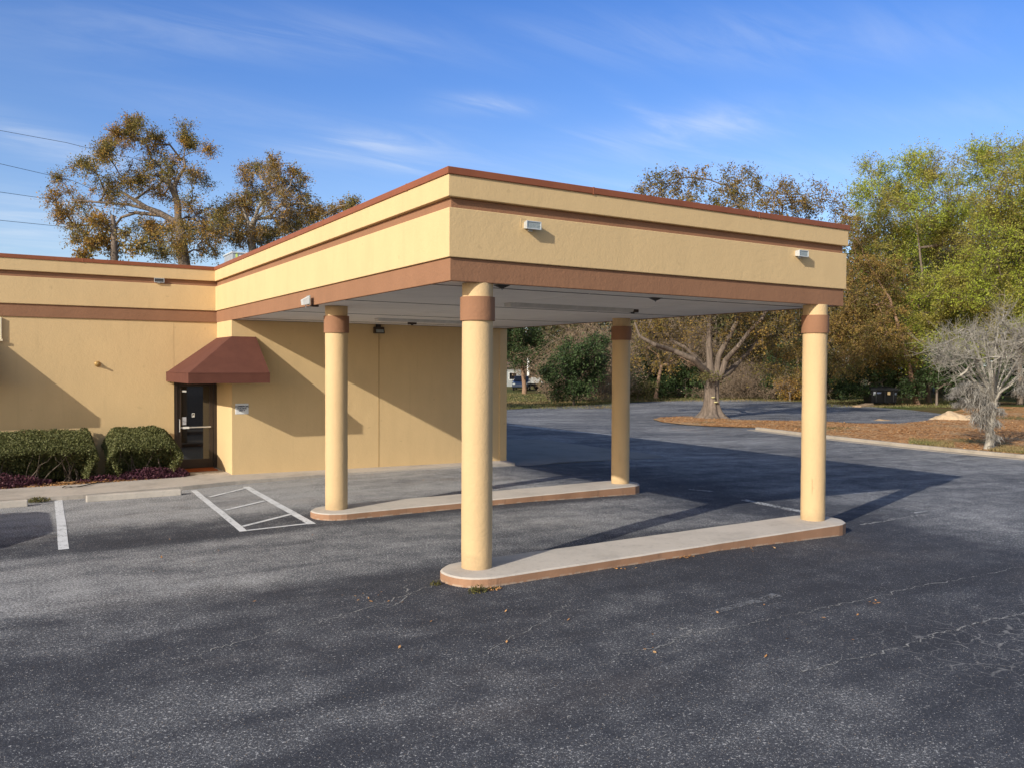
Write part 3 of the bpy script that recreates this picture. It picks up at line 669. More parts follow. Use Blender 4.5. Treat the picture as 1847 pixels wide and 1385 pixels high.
# angled floodlight under the canopy's left edge
t = thing('floodlight', 'white wedge shaped floodlight hung under the left edge of the canopy beside a column', 'floodlight', (-.01, 4.86, 3.50), 0, 'flood lights on the canopy fascia', local=True)
MB().hexa([(-.03, -.10, .02), (-.03, .10, .02), (-.03, .10, .20), (-.03, -.10, .20)], [(-.17, -.06, -.01), (-.17, .06, -.01), (-.19, .06, .11), (-.19, -.06, .11)]).obj('housing', M['lamp_metal'], t, bevel=.006)
MB().box(-.028, -.016, -.11, .11, .0, .215).obj('lens', M['lens'], t)
MB().tube([(-.09, 0, .0), (-.08, 0, -.05), (.02, 0, -.06), (.06, 0, -.02), (.06, 0, .01)], .016, 8).obj('bracket', M['lamp_metal'], t)
MB().box(.03, .20, -.05, .05, -.035, .008).obj('junction_box', M['bronze'], t, bevel=.006)
t.scale = (.72, .72, .72)
# paint patch marks round the front floodlight
pm = MB(); pm.add([(.985, .013, 4.19), (.995, .013, 4.19), (.995, .013, 4.292), (1.06, .013, 4.292), (1.06, .013, 4.301), (.985, .013, 4.301), (.985, .03, 4.19), (.995, .03, 4.19), (.995, .03, 4.292), (1.06, .03, 4.292), (1.06, .03, 4.301), (.985, .03, 4.301)], [(0, 1, 2, 5), (2, 3, 4, 5)]+[(i, (i+1) % 6, 6+(i+1) % 6, 6+i) for i in range(6)])
pm.obj('patch_mark', M['yellow'], bl)
# wall pack lamp
t = thing('wall_lamp', 'dark bronze wall lamp high on the shaded wall under the canopy', 'wall lamp', (3.50, YW, 3.36), local=True)
MB().hexa([(-.13, 0, -.075), (.13, 0, -.075), (.13, 0, .08), (-.13, 0, .08)], [(-.13, -.12, -.075), (.13, -.12, -.075), (.13, -.07, .08), (-.13, -.07, .08)]).obj('housing', M['bronze'], t, bevel=.01)
MB().hexa([(-.095, -.118, -.055), (.095, -.118, -.055), (.095, -.098, .02), (-.095, -.098, .02)], [(-.095, -.128, -.055), (.095, -.128, -.055), (.095, -.105, .02), (-.095, -.105, .02)]).obj('lens', M['lens'], t)
MB().box(-.06, .06, -.03, .03, .08, .142).obj('mount', M['bronze'], t)
# strip lights on the soffit
for lab, y in (('long grey strip light fixture on the soffit between the two front columns', 2.66), ('long thin strip light fixture on the soffit near the back wall', 7.90)):
    t = thing('strip_light', lab, 'strip light', (3.68, y, 3.51), 0, 'strip lights on the canopy soffit', local=True)
    MB().hexa([(-1.24, -.09, -.055), (1.24, -.09, -.055), (1.24, .09, -.055), (-1.24, .09, -.055)], [(-1.24, -.12, 0), (1.24, -.12, 0), (1.24, .12, 0), (-1.24, .12, 0)]).obj('housing', simple('strip_housing', (.55, .53, .49), .6), t, bevel=.004)
    MB().box(-1.20, 1.20, -.045, .045, -.062, -.054).obj('diffuser', simple('strip_diffuser', (.62, .60, .57), .4), t)
for lab, x, y in (('dark sensor box on the soffit near the rear right column', 5.02, 2.70), ('dark sensor box on the soffit close to the back wall', 3.74, 8.92)):
    t = thing('sensor_box', lab, 'sensor', (x, y, 3.51), 0, 'sensor boxes on the soffit', local=True)
    MB().box(-.09, .09, -.06, .06, -.055, 0).obj('housing', M['bronze'], t, bevel=.008)
    MB().lathe((0, 0, -.075), [(.02, 0), (.035, .012), (.035, .022)], sides=14).obj('lens', M['dark'], t, smooth=True)
for lab, x, y in (('dark loose clip in the soffit joint behind the front left column', .86, .24), ('dark loose clip in the soffit joint midway along the canopy front', 3.66, .60)):
    t = thing('soffit_clip', lab, 'clip', (x, y, 3.51), 0, 'loose clips in the soffit joint', local=True)
    MB().add([(-.10, -.05, 0), (.10, -.05, 0), (.10, .05, 0), (-.10, .05, 0), (0, 0, -.05)], [(0, 3, 2, 1), (0, 1, 4), (1, 2, 4), (2, 3, 4), (3, 0, 4)]).obj('plate', M['dark'], t)
    MB().tube([(0, 0, -.045), (.01, .0, -.06)], .008, 6).obj('screw', M['galv'], t)
# wall sign
t = thing('wall_sign', 'small white notice reading COMMERCIAL BUILDING UNIT B on the wall right of the door', 'sign', (.265, YW, 1.545), local=False)
MB().box(.12, .41, YW-.006, YW+.004, 1.43, 1.665).obj('plate', M['white'], t, bevel=.012)
for s_, z, sz in (('COMMERCIAL', 1.600, .048), ('BUILDING', 1.555, .044), ('UNIT B', 1.510, .044)): text_mesh('lettering', s_, sz, (.265, YW-.008, z), M['navy'], t, bold=.0015)
# hose bib
t = thing('hose_tap', 'round brass coloured tap fitting on the sunlit wall above the shrubs', 'tap', (-2.47, D+.07, 2.52), local=True)
MB().lathe((0, 0, 0), [(.062, 0), (.062, .012), (.045, .03), (.03, .05), (.03, .06)], 'y', 20).obj('flange', M['brass'], t, smooth=True)
MB().lathe((0, -.06, 0), [(.018, 0), (.022, .02), (.020, .05), (.006, .055)], 'y', 14).obj('spout', M['brass'], t, smooth=True)
# cream panel at the left edge of frame
t = thing('wall_panel', 'cream panel fixed to the wall under the brown band at the left edge of the photo', 'panel', (-5.0, D+.07, 3.25), local=True)
MB().box(-1.0, .755, -.055, .0, -.255, .225).obj('board', simple('cream_board', (.78, .68, .46), .7), t, bevel=.012)
MB().box(-1.0, .77, -.075, -.055, -.27, -.225).obj('ledge', simple('cream_ledge', (.72, .60, .40), .7), t, bevel=.005)
# door mat
t = MB().box(-.84, -.06, 11.16, 11.70, .107, .130).obj('door_mat', M['mat'], bevel=.01); tag(t, 'rust brown doormat in front of the glass door', 'doormat')
# rooftop unit
hv = thing('rooftop_unit', 'grey metal air conditioning unit with a lime strip, behind the canopy coping', 'air conditioner', tuple(at(419, 470, 29.5)), 0, local=True)
MB().box(0, 1.25, 0, 1.2, -.55, .26).obj('cabinet', M['galv'], hv, bevel=.01)
MB().box(-.04, 1.29, -.04, 1.24, .26, .31).obj('lid', M['lamp_metal'], hv, bevel=.01)
MB().box(.12, .18, -.012, -.001, -.30, .25).obj('tape', M['lime'], hv)
MB().box(.24, .50, -.012, -.001, .03, .21).obj('data_plate', M['white'], hv)
lv = MB(); [lv.box(.56, 1.20, -.018, -.001, -.5+.07*i, -.46+.07*i) for i in range(10)]
lv.obj('louvre', M['dark'], hv)

# ------------------------------------------------------------------ islands, wheel stops, bollard, mat
def stadium(x0, x1, yc, h, k=14):
    P = []
    for i in range(k+1):
        a = -PI/2+PI*i/k; P.append((x1-h+h*math.cos(a), yc+h*math.sin(a)))
    for i in range(k+1):
        a = PI/2+PI*i/k; P.append((x0+h+h*math.cos(a), yc+h*math.sin(a)))
    return P
def island(label, x0, x1, yc, h):
    t = thing('column_island', label, 'kerbed island', (x0+h, yc, 0), group='raised islands under the canopy')
    S = stadium(x0, x1, yc, h)
    P = []
    for i in range(len(S)):
        a, b = np.array(S[i]), np.array(S[(i+1) % len(S)]); k = max(1, int(np.linalg.norm(b-a)/.35))
        P += [tuple(a+(b-a)*j/k) for j in range(k)]
    P = [(x+random.uniform(-.006, .006), y+random.uniform(-.008, .008)) for x, y in P]
    MB().prism(P, lambda x, y: zg(x)-.2, .094).obj('painted_kerb', M['kerbpaint'], t)
    Q = [(yc_, zc_) for yc_, zc_ in P]
    c = np.array([(x0+x1)/2, yc]); ins = []
    for i in range(len(P)):
        tn = np.array(P[(i+1) % len(P)])-np.array(P[i-1]); tn /= np.linalg.norm(tn)+1e-9; ins.append((P[i][0]-tn[1]*.022, P[i][1]+tn[0]*.022))
    m = MB(); k = len(P)
    m.add([(x, y, .094) for x, y in P]+[(x, y, .110) for x, y in ins], [(i, (i+1) % k, k+(i+1) % k, k+i) for i in range(k)]+[tuple(k+i for i in range(k))])
    m.obj('top_slab', M['concrete'], t); return t
island('long concrete island with brown painted sides under the two front columns', .03, 7.08, .13, .44)
island('long concrete island with brown painted sides under the two rear columns', .04, 6.97, 4.90, .44)
def wheel_stop(label, x0, x1, y):
    m = MB(); s = [(-.09, 0), (.09, 0), (.06, .125), (-.06, .125)]
    m.add([(x0, y+a, b-.01) for a, b in s]+[(x1, y+a, b-.01) for a, b in s], [(0, 1, 2, 3), (7, 6, 5, 4), (0, 4, 5, 1), (1, 5, 6, 2), (2, 6, 7, 3), (3, 7, 4, 0)])
    o = m.obj('wheel_stop', M['concrete'], bevel=.02, org=((x0+x1)/2, y, 0)); tag(o, label, 'wheel stop', 'concrete wheel stops')
wheel_stop('pale concrete wheel stop between the single white line and the hatched bay', -2.98, -1.33, 8.60)
wheel_stop('pale concrete wheel stop cut off by the left edge of the photo', -5.60, -3.90, 8.62)
t = thing('bollard', 'yellow bollard just behind the far right corner of the shaded wall', 'bollard', (7.37, 11.0, zg(7.3)), local=True)
MB().lathe((0, 0, 0), [(.085, -.2), (.085, 1.0), (.07, 1.06), (.03, 1.09)], sides=20).obj('post', M['ybollard'], t, smooth=True)
MB().lathe((0, 0, 0), [(.15, -.1), (.15, .02), (.14, .03)], sides=20).obj('footing', M['apron'], t, smooth=True)
# loose hose on the sidewalk
P = [at(x, y, 18.6) for x, y in [(115, 878), (125, 879), (140, 878), (158, 874), (172, 870), (190, 869), (205, 868)]]
P = []
for x, y in [(113, 878.5), (116, 877), (128, 877.5), (142, 877), (155, 874.5), (166, 871.5), (180, 869.5), (198, 868.5)]:
    v = ray(x, y); tt = (.118-CAM[2])/v[2]; P.append(CAM+v*tt)
tag(MB().tube(P, .011, 6).obj('garden_hose', M['rubber'], smooth=True, org=P[3]), 'black hose lying across the sidewalk from under the shrubs', 'hose')

# ------------------------------------------------------------------ plants by the wall
def hedge(label, x0, x1, y0, y1, z0, zt, taper_l, taper_r, seed, nleaf):
    rng = np.random.default_rng(seed)
    t = thing('hedge', label, 'hedge', ((x0+x1)/2, (y0+y1)/2, z0), group='clipped shrubs by the wall')
    def top(x, y):
        e = np.minimum((x-x0)/max(taper_l, .01), 1); f = np.minimum((x1-x)/max(taper_r, .01), 1)
        e = np.clip(e, 0, 1); f = np.clip(f, 0, 1)
        edge = 1-(1-e)**2.4*.36-(1-f)**2.4*.36
        yy = np.clip((y-y0)/(y1-y0), 0, 1)
        return z0+(zt-z0)*edge*(0.64+0.36*yy**.62)+0.012*np.sin(x*5+1)+0.010*np.sin(x*11+y*7)+.008*np.sin(x*23+y*17)
    # top skin
    n1 = int(nleaf*.55); x = rng.uniform(x0, x1, n1); y = rng.uniform(y0, y1, n1)
    z = top(x, y)-np.abs(rng.normal(0, .045, n1))+.012
    A = np.stack([x, y, z], 1)
    # front and end skins, looser and thinning out towards the ground
    n2 = int(nleaf*.17); x = rng.uniform(x0, x1, n2); u = 1-rng.uniform(0, 1, n2)**1.25*.93
    zt_ = top(x, np.full(n2, y0)); z = z0+(zt_-z0)*u
    lean = .12+.46*(1-u)**.8+.04*np.sin(x*9)+.07*np.sin(x*4.3+z*7)
    y = y0+lean+np.abs(rng.normal(0, .10, n2)); B = np.stack([x, y, z], 1)
    n3 = int(nleaf*.15); side = rng.integers(0, 2, n3); u = 1-rng.uniform(0, 1, n3)**1.5*.85
    y = rng.uniform(y0, y1, n3); off = np.abs(rng.normal(0, .06, n3))+.22*(1-u)
    x = np.where(side == 0, x0+off, x1-off); z = z0+(top(x, y)-z0)*u; Cc = np.stack([x, y, z], 1)
    n4 = int(nleaf*.34); In = np.stack([rng.uniform(x0+.08, x1-.08, n4), rng.uniform(y0+.42, y1, n4), rng.uniform(z0+.06, zt-.1, n4)], 1)
    In[:, 2] = np.minimum(In[:, 2], top(In[:, 0], In[:, 1])-.03)
    V, Q = leaf_mesh(np.concatenate([A, B, Cc, In]), .042, rng, .6, .4)
    big_mesh('foliage', V, Q, M['hedgeleaf'], t)
    p0, p1, r0, r1 = [], [], [], []
    k = int((x1-x0)*44)
    for i in range(k):
        bx, by = rng.uniform(x0+.12, x1-.12), rng.uniform(y0+.3, y1-.1); p = np.array([bx, by, z0-.05]); r = rng.uniform(.008, .02)
        tx, ty = np.clip(bx+rng.normal(0, .28), x0+.06, x1-.06), np.clip(by+rng.normal(0, .25), y0+.05, y1)
        e = np.array([tx, ty, 0]); e[2] = top(e[0], e[1])-.08
        for j in range(5):
            q = p+(e-p)/(5-j)+rng.normal(0, .03, 3); p0.append(p); p1.append(q); r0.append(r); r1.append(r*.8); r *= .8; p = q
    V, Q = seg_mesh(np.array(p0), np.array(p1), np.array(r0), np.array(r1), 4)
    big_mesh('stems', V, Q, M['oldbark'], t)
hedge('long flat topped clipped hedge at the left edge of the photo', -6.6, -2.57, 10.52, 11.66, .09, 1.13, .3, .16, 1, 66000)
hedge('shorter rounded clipped hedge between the long hedge and the glass door', -2.42, -.93, 10.50, 11.62, .09, 1.14, .34, .50, 2, 28000)
def scatter(name, label, cat, C, size, mat, rng, kind='stuff', aspect=.55, up=.5, flat=None):
    V, Q = leaf_mesh(C, size, rng, aspect, up, flat); o = big_mesh(name, V, Q, mat, org=C.mean(0)); return tag(o, label, cat, kind=kind)
rng = np.random.default_rng(11)
def patch(cx, cy, rx, ry, h, n_): 
    a = rng.uniform(0, 2*PI, n_); r = np.sqrt(rng.uniform(0, 1, n_)); x = cx+rx*r*np.cos(a); y = cy+ry*r*np.sin(a)
    z = .085+rng.uniform(0, 1, n_)*h*(1-r**2*.7); return np.stack([x, y, z], 1)
scatter('ground_cover', 'purple leaved ground cover along the bed under the hedges', 'ground cover',
        np.concatenate([patch(-1.55, 10.62, .75, .20, .26, 2600), patch(-1.05, 10.65, .28, .22, .22, 900), patch(-4.4, 10.62, 1.0, .25, .30, 2600), patch(-2.5, 10.60, .5, .14, .16, 500)]), .05, M['purpleleaf'], rng)
scatter('bed_leaves', 'dry fallen leaves in the mulch bed under the hedges', 'leaves', patch(-3.0, 10.55, 2.0, .2, .06, 1300), .06, M['fallen'], rng, flat=.4)
def weed(label, c, r, h, n_, seed, mat='weedleaf', size=.035):
    rg = np.random.default_rng(seed); t = thing('weed', label, 'weed', tuple(c), group='weeds at kerb edges')
    a = rg.uniform(0, 2*PI, n_); rr = np.sqrt(rg.uniform(0, 1, n_))*r
    C = np.stack([c[0]+rr*np.cos(a), c[1]+rr*np.sin(a)*.6, c[2]+rg.uniform(.01, 1, n_)*h*(1-rr/r*.6)], 1)
    V, Q = leaf_mesh(C, size, rg, .6, .5); big_mesh('foliage', V, Q, M[mat], t)
    k = 14; a = rg.uniform(0, 2*PI, k); p0 = np.tile(np.array(c, float), (k, 1)); p1 = p0+np.stack([np.cos(a)*r*.7, np.sin(a)*r*.4, np.full(k, h*.8)], 1)
    V, Q = seg_mesh(p0, p1, np.full(k, .004), np.full(k, .002), 3); big_mesh('stems', V, Q, M['weedleaf'], t)
weed('small green weed in the joint at the sidewalk edge beyond the left wheel stop', (-3.72, 8.95, .02), .19, .10, 260, 3)
weed('leafy green weed at the rounded near end of the front island', (.17, -.40, 0), .12, .09, 150, 4, size=.028)
weed('small brownish weed on the left side of the rounded end of the front island', (-.10, .10, 0), .07, .07, 70, 5, size=.025)
weed('low dry weed right of the leafy weed at the front island end', (.38, -.40, 0), .10, .035, 60, 6, 'fallen', .03)
# scattered fallen leaves on the asphalt
L = []
for (px, py, sx, sy, k) in [(1225, 1004, 26, 4, 60), (1420, 973, 22, 4, 60), (1095, 1024, 40, 4, 14), (1300, 990, 120, 6, 30), (700, 1080, 90, 22, 12), (1180, 1170, 40, 20, 4), (900, 1120, 300, 60, 6), (400, 1010, 300, 60, 8), (1000, 900, 150, 25, 10), (620, 860, 150, 10, 14), (1300, 780, 70, 8, 70), (1570, 1087, 20, 5, 8), (1400, 1120, 260, 60, 7), (1240, 775, 60, 4, 120), (330, 1002, 30, 10, 3)]:
    for _ in range(k):
        q = g(px+random.gauss(0, sx*.5), py+random.gauss(0, sy*.5)); L.append(q+np.array([0, 0, .012]))
L = [q for q in L if not (-.1 < q[0] < 7.25 and (-.33 < q[1] < .55 or 4.4 < q[1] < 5.3)) and q[1] < 40]
scatter('fallen_leaves', 'orange brown leaves scattered over the asphalt and along the front island', 'leaves', np.array(L), .042, M['fallen'], rng, flat=.3)

# ------------------------------------------------------------------ trees
def tree_geo(seed, trunk_paths, clusters, leaf=.13, arch=.12, upb=.15, sub_d=1.0, twigs=4, per_twig=7, tw_len=.55, tip=.009, skip=2, sig=.13, droop=0.0, leafless=0.0, jit=.16, pull=.35):
    """trunk_paths: lists of (xyz, r); clusters: (xyz, (rx,ry,rz), density). Returns segments and leaf centres."""
    rg = np.random.default_rng(seed); P, par, ov = [], [], []
    def addn(p, pr, r=0.0): P.append(np.array(p, float)); par.append(pr); ov.append(r); return len(P)-1
    for ti, path in enumerate(trunk_paths):
        prev = -1
        if ti: 
            A = np.array(P); prev = int(np.argmin(np.linalg.norm(A-np.array(path[0][0]), axis=1)))
        for i, (p, r) in enumerate(path):
            if i:
                a = np.array(path[i-1][0], float) if not (ti and i == 0) else P[prev]; b = np.array(p, float); r_a = path[i-1][1]
                k = max(1, int(np.linalg.norm(b-a)/.7))
                for j in range(1, k):
                    prev = addn(a+(b-a)*j/k+rg.normal(0, .05, 3)*min(1, r*6), prev, r_a+(r-r_a)*j/k)
            prev = addn(p, prev, r)
    def grow(a_i, b, step, jt, dr):
        a = P[a_i]; L_ = np.linalg.norm(b-a); k = max(2, int(L_/step)); prev = a_i
        ctrl = (a+b)/2+np.array([0, 0, arch*L_])+rg.normal(0, .10*L_, 3)
        for j in range(1, k+1):
            t_ = j/k; q = (1-t_)**2*a+2*t_*(1-t_)*ctrl+t_*t_*b
            if j < k: q = q+rg.normal(0, jt*step, 3)
            prev = addn(q, prev)
        return prev
    ends = []
    root = P[0]
    order = sorted(range(len(clusters)), key=lambda i: np.min(np.linalg.norm(np.array(P)-clusters[i][0], axis=1)))
    n0 = len(P)
    for ci in order:
        c, rad, den = clusters[ci]; c = np.array(c, float); rad = np.array(rad, float)
        A = np.array(P[skip:]); dd = np.linalg.norm(A-c, axis=1)+pull*np.maximum(0, A[:, 2]-c[2])*1.2
        s_i = int(np.argmin(dd))+skip; first = len(P)
        hub = grow(s_i, c, .8, jit, 0); loc = [hub]+list(range(max(first, len(P)-3), len(P)))
        vol = rad[0]*rad[1]*rad[2]; ns = max(8, int(sub_d*8*vol**(2/3)))
        for _ in range(ns):
            v = rg.normal(size=3); v /= np.linalg.norm(v); v *= rg.uniform(.25, 1)**.5
            q = c+v*rad-np.array([0, 0, droop*abs(v[0])*rad[2]])
            B = np.array([P[i] for i in loc]); i0 = loc[int(np.argmin(np.linalg.norm(B-q, axis=1)))]
            f = len(P); e = grow(i0, q, .45, jit, droop); loc += list(range(f, len(P), 2)); ends.append((e, den)); 
            if len(P)-f > 1: ends.append((f+(len(P)-f)//2, den*.7))
    N = len(P); P_ = np.array(P); par_ = np.array(par)
    acc = np.zeros(N); ch = np.zeros(N, int)
    for i in range(N-1, 0, -1):
        r = max(acc[i]**(1/2.2) if acc[i] > 0 else tip, tip)
        acc[par_[i]] += r**2.2
    R = np.maximum(np.where(acc > 0, acc, tip**2.2)**(1/2.2), tip); ovr = np.array(ov)
    R = np.where(ovr > 0, ovr, np.minimum(R, .25))
    idx = np.arange(1, N); idx = idx[par_[1:] >= 0]
    p0, p1 = P_[par_[idx]], P_[idx]; r1 = R[idx]; r0 = np.where((ovr[idx] > 0), R[par_[idx]], np.minimum(R[par_[idx]], r1*1.35))
    # twigs
    ei = np.array([e for e, _ in ends]); dn = np.array([d_ for _, d_ in ends])
    ei = np.repeat(ei, twigs); dn = np.repeat(dn, twigs)
    dirv = rg.normal(size=(len(ei), 3)); dirv += (P_[ei]-P_[par_[ei]])*1.6; dirv[:, 2] += upb-droop*1.5
    dirv /= np.linalg.norm(dirv, axis=1, keepdims=True); ln = tw_len*rg.uniform(.5, 1.3, len(ei))
    t1 = P_[ei]+dirv*ln[:, None]; t1[:, 2] -= droop*ln*.4
    tp0, tp1 = P_[ei], t1
    nl = rg.poisson(per_twig*dn*2.3); li = np.repeat(np.arange(len(ei)), nl)
    tt = rg.uniform(.15, 1.08, len(li)); LC = tp0[li]+(tp1[li]-tp0[li])*tt[:, None]+rg.normal(0, sig, (len(li), 3))
    segs = (np.concatenate([p0, tp0]), np.concatenate([p1, tp1]), np.concatenate([r0, np.full(len(ei), tip*.75)]), np.concatenate([r1, np.full(len(ei), tip*.4)]))
    return segs, LC, rg
def wood_parts(segs):
    p0, p1, r0, r1 = segs; out = []
    for lo_, hi_, sd in ((.09, 9, 10), (.03, .09, 6), (0, .03, 3)):
        m = (np.maximum(r0, r1) >= lo_) & (np.maximum(r0, r1) < hi_)
        if m.any(): out.append(seg_mesh(p0[m], p1[m], r0[m], r1[m], sd))
    return cat_mesh(out)
NLEAF = [0]
def tree(name, label, cat, base, seed, trunks, clusters, bark_m, leaf_m, leaf=.13, group=None, flare=0.0, **kw):
    t = thing(name, label, cat, tuple(base), group=group)
    segs, LC, rg = tree_geo(seed, trunks, clusters, leaf, **kw)
    parts = [wood_parts(segs)]
    if flare:
        fl = MB(); b = np.array(base, float); k = 52; prof = [(-.3, 1.35), (0, 1.2), (.12, .92), (.3, .70), (.55, .56), (.9, .49), (1.4, .455)]
        vs = []
        for h, r in prof:
            for i in range(k):
                a = 2*PI*i/k; rr = r*flare*(1+.16*math.sin(a*5+1)*max(0, 1-h/.9)+.07*math.sin(a*9+h)+.05*math.sin(a*13)); vs.append((b[0]+rr*math.cos(a), b[1]+rr*math.sin(a), b[2]+h*1.6*flare))
        V = np.array(vs); Q = np.array([(j*k+i, j*k+(i+1) % k, (j+1)*k+(i+1) % k, (j+1)*k+i) for j in range(len(prof)-1) for i in range(k)])
        parts.append((V, Q))
    V, Q = cat_mesh(parts); o = big_mesh('trunk', V, Q, bark_m, t); o.data.polygons.foreach_set('use_smooth', np.ones(len(Q), bool))
    if len(LC):
        V, Q = leaf_mesh(LC, leaf, rg, .55, .25); big_mesh('crown', V, Q, leaf_m, t); NLEAF[0] += len(LC)
    return t
def P3(px, py, d): return at(px, py, d)
def clus(lst, d, dep=2.5, seed=0, scale=1.0, dens=1.0):        # (px, py, rx, ry[, density]) -> clusters round depth d
    rg = np.random.default_rng(seed); out = []
    for c in lst:
        dd = d+rg.uniform(-dep, dep); k = dd/F
        rx, ry = c[2]*k*scale, c[3]*k*scale
        out.append((at(c[0], c[1], dd), (rx, (rx+ry)*.5, ry), (c[4] if len(c) > 4 else 1.0)*dens))
    return out
def ground_base(px, d, z=None):
    p = at(px, 700, d); return np.array([p[0], p[1], zg(p[0]) if z is None else z])

# oak behind the low roof
def c8(l): return [(60+x/4.776, 200+y/4.776, a/4.776, b/4.776)+tuple(r) for x, y, a, b, *r in l]
oakA = c8([(220, 750, 105, 80), (240, 880, 70, 70), (400, 830, 110, 80), (420, 990, 90, 90), (400, 1100, 75, 50), (540, 540, 130, 100), (400, 470, 70, 45), (700, 470, 130, 105), (690, 300, 90, 80),
           (640, 340, 60, 45), (740, 210, 55, 50), (860, 125, 38, 40, 1.6), (980, 180, 120, 70), (1040, 290, 85, 65), (870, 260, 65, 70), (1060, 440, 120, 75), (1190, 500, 70, 60), (1310, 330, 65, 100, 2.2), (1300, 170, 75, 55, .5),
           (1490, 340, 40, 25, .5), (1390, 560, 50, 55, .6), (1440, 620, 75, 80, .7), (1000, 550, 110, 75), (870, 620, 90, 55), (1130, 720, 90, 55, .7), (620, 700, 95, 80), (1100, 1010, 120, 80), (1060, 1170, 120, 80), (1250, 1080, 150, 130, 1.2),
           (1400, 950, 130, 95), (1450, 1130, 140, 130, 1.2), (1560, 1000, 90, 110), (1560, 880, 65, 55), (220, 590, 28, 20, .6), (1330, 800, 110, 60, .7), (1000, 680, 90, 50, .5), (760, 800, 110, 50, .4), (1180, 600, 60, 60, .6), (760, 620, 120, 60, .8), (1180, 1120, 150, 110), (1330, 1040, 140, 110), (1480, 1080, 130, 110), (950, 1010, 80, 60, .7), (1000, 1100, 90, 90), (1340, 1220, 200, 50), (1150, 1240, 160, 40)])
dA = 40.0
bA = ground_base(338, dA)
q8 = lambda x, y, d=dA: at(60+x/4.776, 200+y/4.776, d)
tree('oak_tree', 'bronze leaved oak rising behind the low roof at left, the broader of two crowns', 'tree', bA, 21,
     [[(bA, .36), (q8(1290, 1250), .27), (q8(1250, 950), .22)], [(q8(1250, 950), .17), (q8(1240, 780), .15), (q8(1180, 640), .12), (q8(1080, 560), .08)], [(q8(1240, 780), .11), (q8(1215, 660), .10), (q8(1255, 570), .085), (q8(1310, 480), .06)],
      [(q8(1210, 950), .15), (q8(1080, 880), .15), (q8(980, 840), .12), (q8(870, 770), .09), (q8(760, 700), .06)], [(q8(1080, 900), .10), (q8(880, 880), .08), (q8(760, 920), .06), (q8(670, 1040), .045)],
      [(q8(980, 850), .08), (q8(820, 810), .07), (q8(560, 790), .05), (q8(330, 770), .035)]],
     clus(oakA, dA, 2.6, 3, 1.08, 1.1), M['bark'], M['oakleaf'], .088, group='oaks behind the roof', sub_d=1.35, twigs=6, per_twig=5.6, tw_len=.52, sig=.085)
def c4(l): return [(400+x/6.923, 280+y/6.923, a/6.923, b/6.923)+tuple(r) for x, y, a, b, *r in l]
oakB = c4([(290, 200, 75, 75), (330, 330, 100, 80), (470, 170, 55, 45), (640, 110, 50, 55), (660, 220, 85, 75), (540, 300, 100, 70, .7), (730, 320, 75, 60), (900, 220, 38, 40), (960, 450, 120, 95, 1.5), (980, 610, 95, 75, 1.3), (1030, 310, 55, 45, .6),
           (1150, 700, 85, 45), (1180, 780, 75, 35), (1290, 720, 110, 45), (1400, 690, 40, 28), (850, 880, 100, 60), (920, 900, 80, 55), (780, 950, 65, 55), (600, 650, 90, 55, .6), (640, 1000, 110, 75), (520, 900, 90, 75), (250, 800, 120, 85),
           (100, 650, 95, 85), (150, 900, 130, 110), (200, 1080, 115, 75), (400, 1050, 120, 75), (60, 820, 75, 90), (1540, 650, 25, 18), (1640, 610, 22, 22), (760, 760, 80, 40, .5), (500, 1150, 120, 60), (330, 620, 60, 60, .5), (120, 1000, 130, 110), (280, 980, 120, 100), (430, 960, 110, 90, .8), (560, 1000, 110, 80), (20, 950, 90, 120), (330, 760, 100, 80, .8), (690, 880, 90, 70, .8), (300, 520, 90, 90, .9), (420, 480, 80, 70, .8), (600, 420, 90, 70, .8), (760, 480, 80, 60, .7), (820, 600, 80, 60, .7), (880, 760, 90, 60, .8), (560, 560, 80, 60, .6), (180, 620, 90, 80, .9), (980, 780, 80, 60, .8), (1060, 830, 90, 40, .8)])
dB = 43.0; bB = ground_base(452, dB); q4 = lambda x, y, d=dB: at(400+x/6.923, 280+y/6.923, d)
tree('oak_tree', 'bronze leaved oak with pale forked branches behind the roof, smaller crown nearer the canopy', 'tree', bB, 22,
     [[(bB, .34), (q4(370, 1080), .20), (q4(375, 900), .16), (q4(410, 810), .14)], [(q4(410, 810), .09), (q4(450, 680), .085), (q4(520, 550), .07), (q4(620, 440), .05)], [(q4(420, 800), .10), (q4(520, 710), .07), (q4(530, 560), .06), (q4(470, 430), .04)],
      [(q4(420, 800), .09), (q4(600, 780), .08), (q4(720, 640), .06), (q4(850, 480), .045)], [(q4(375, 950), .10), (q4(320, 800), .08), (q4(230, 600), .06), (q4(310, 460), .045)]],
     clus(oakB, dB, 2.6, 4, 1.04, 1.0), M['palebark'], M['oakleaf'], .092, group='oaks behind the roof', sub_d=1.35, twigs=6, per_twig=4.4, tw_len=.50, sig=.085)
oakC = c8([(640, 960, 65, 90), (700, 1160, 70, 80), (600, 1130, 55, 55), (500, 1170, 38, 60), (900, 1180, 75, 55), (560, 960, 70, 60), (430, 1250, 50, 20), (780, 1080, 30, 60, .5)])
dC = 38.0; bC = ground_base(205, dC)
tree('oak_tree', 'slender leafy oak trunk behind the low roof below the broad crown at left', 'tree', bC, 23,
     [[(bC, .22), (at(206, 470, dC), .17), (at(206, 420, dC), .13), (at(203, 390, dC), .08)]], clus(oakC, dC, 1.2, 5, 1.0, 1.0), M['bark'], M['oakleaf'], .12, group='oaks behind the roof', sub_d=1.2, twigs=4, per_twig=5, tw_len=.4)

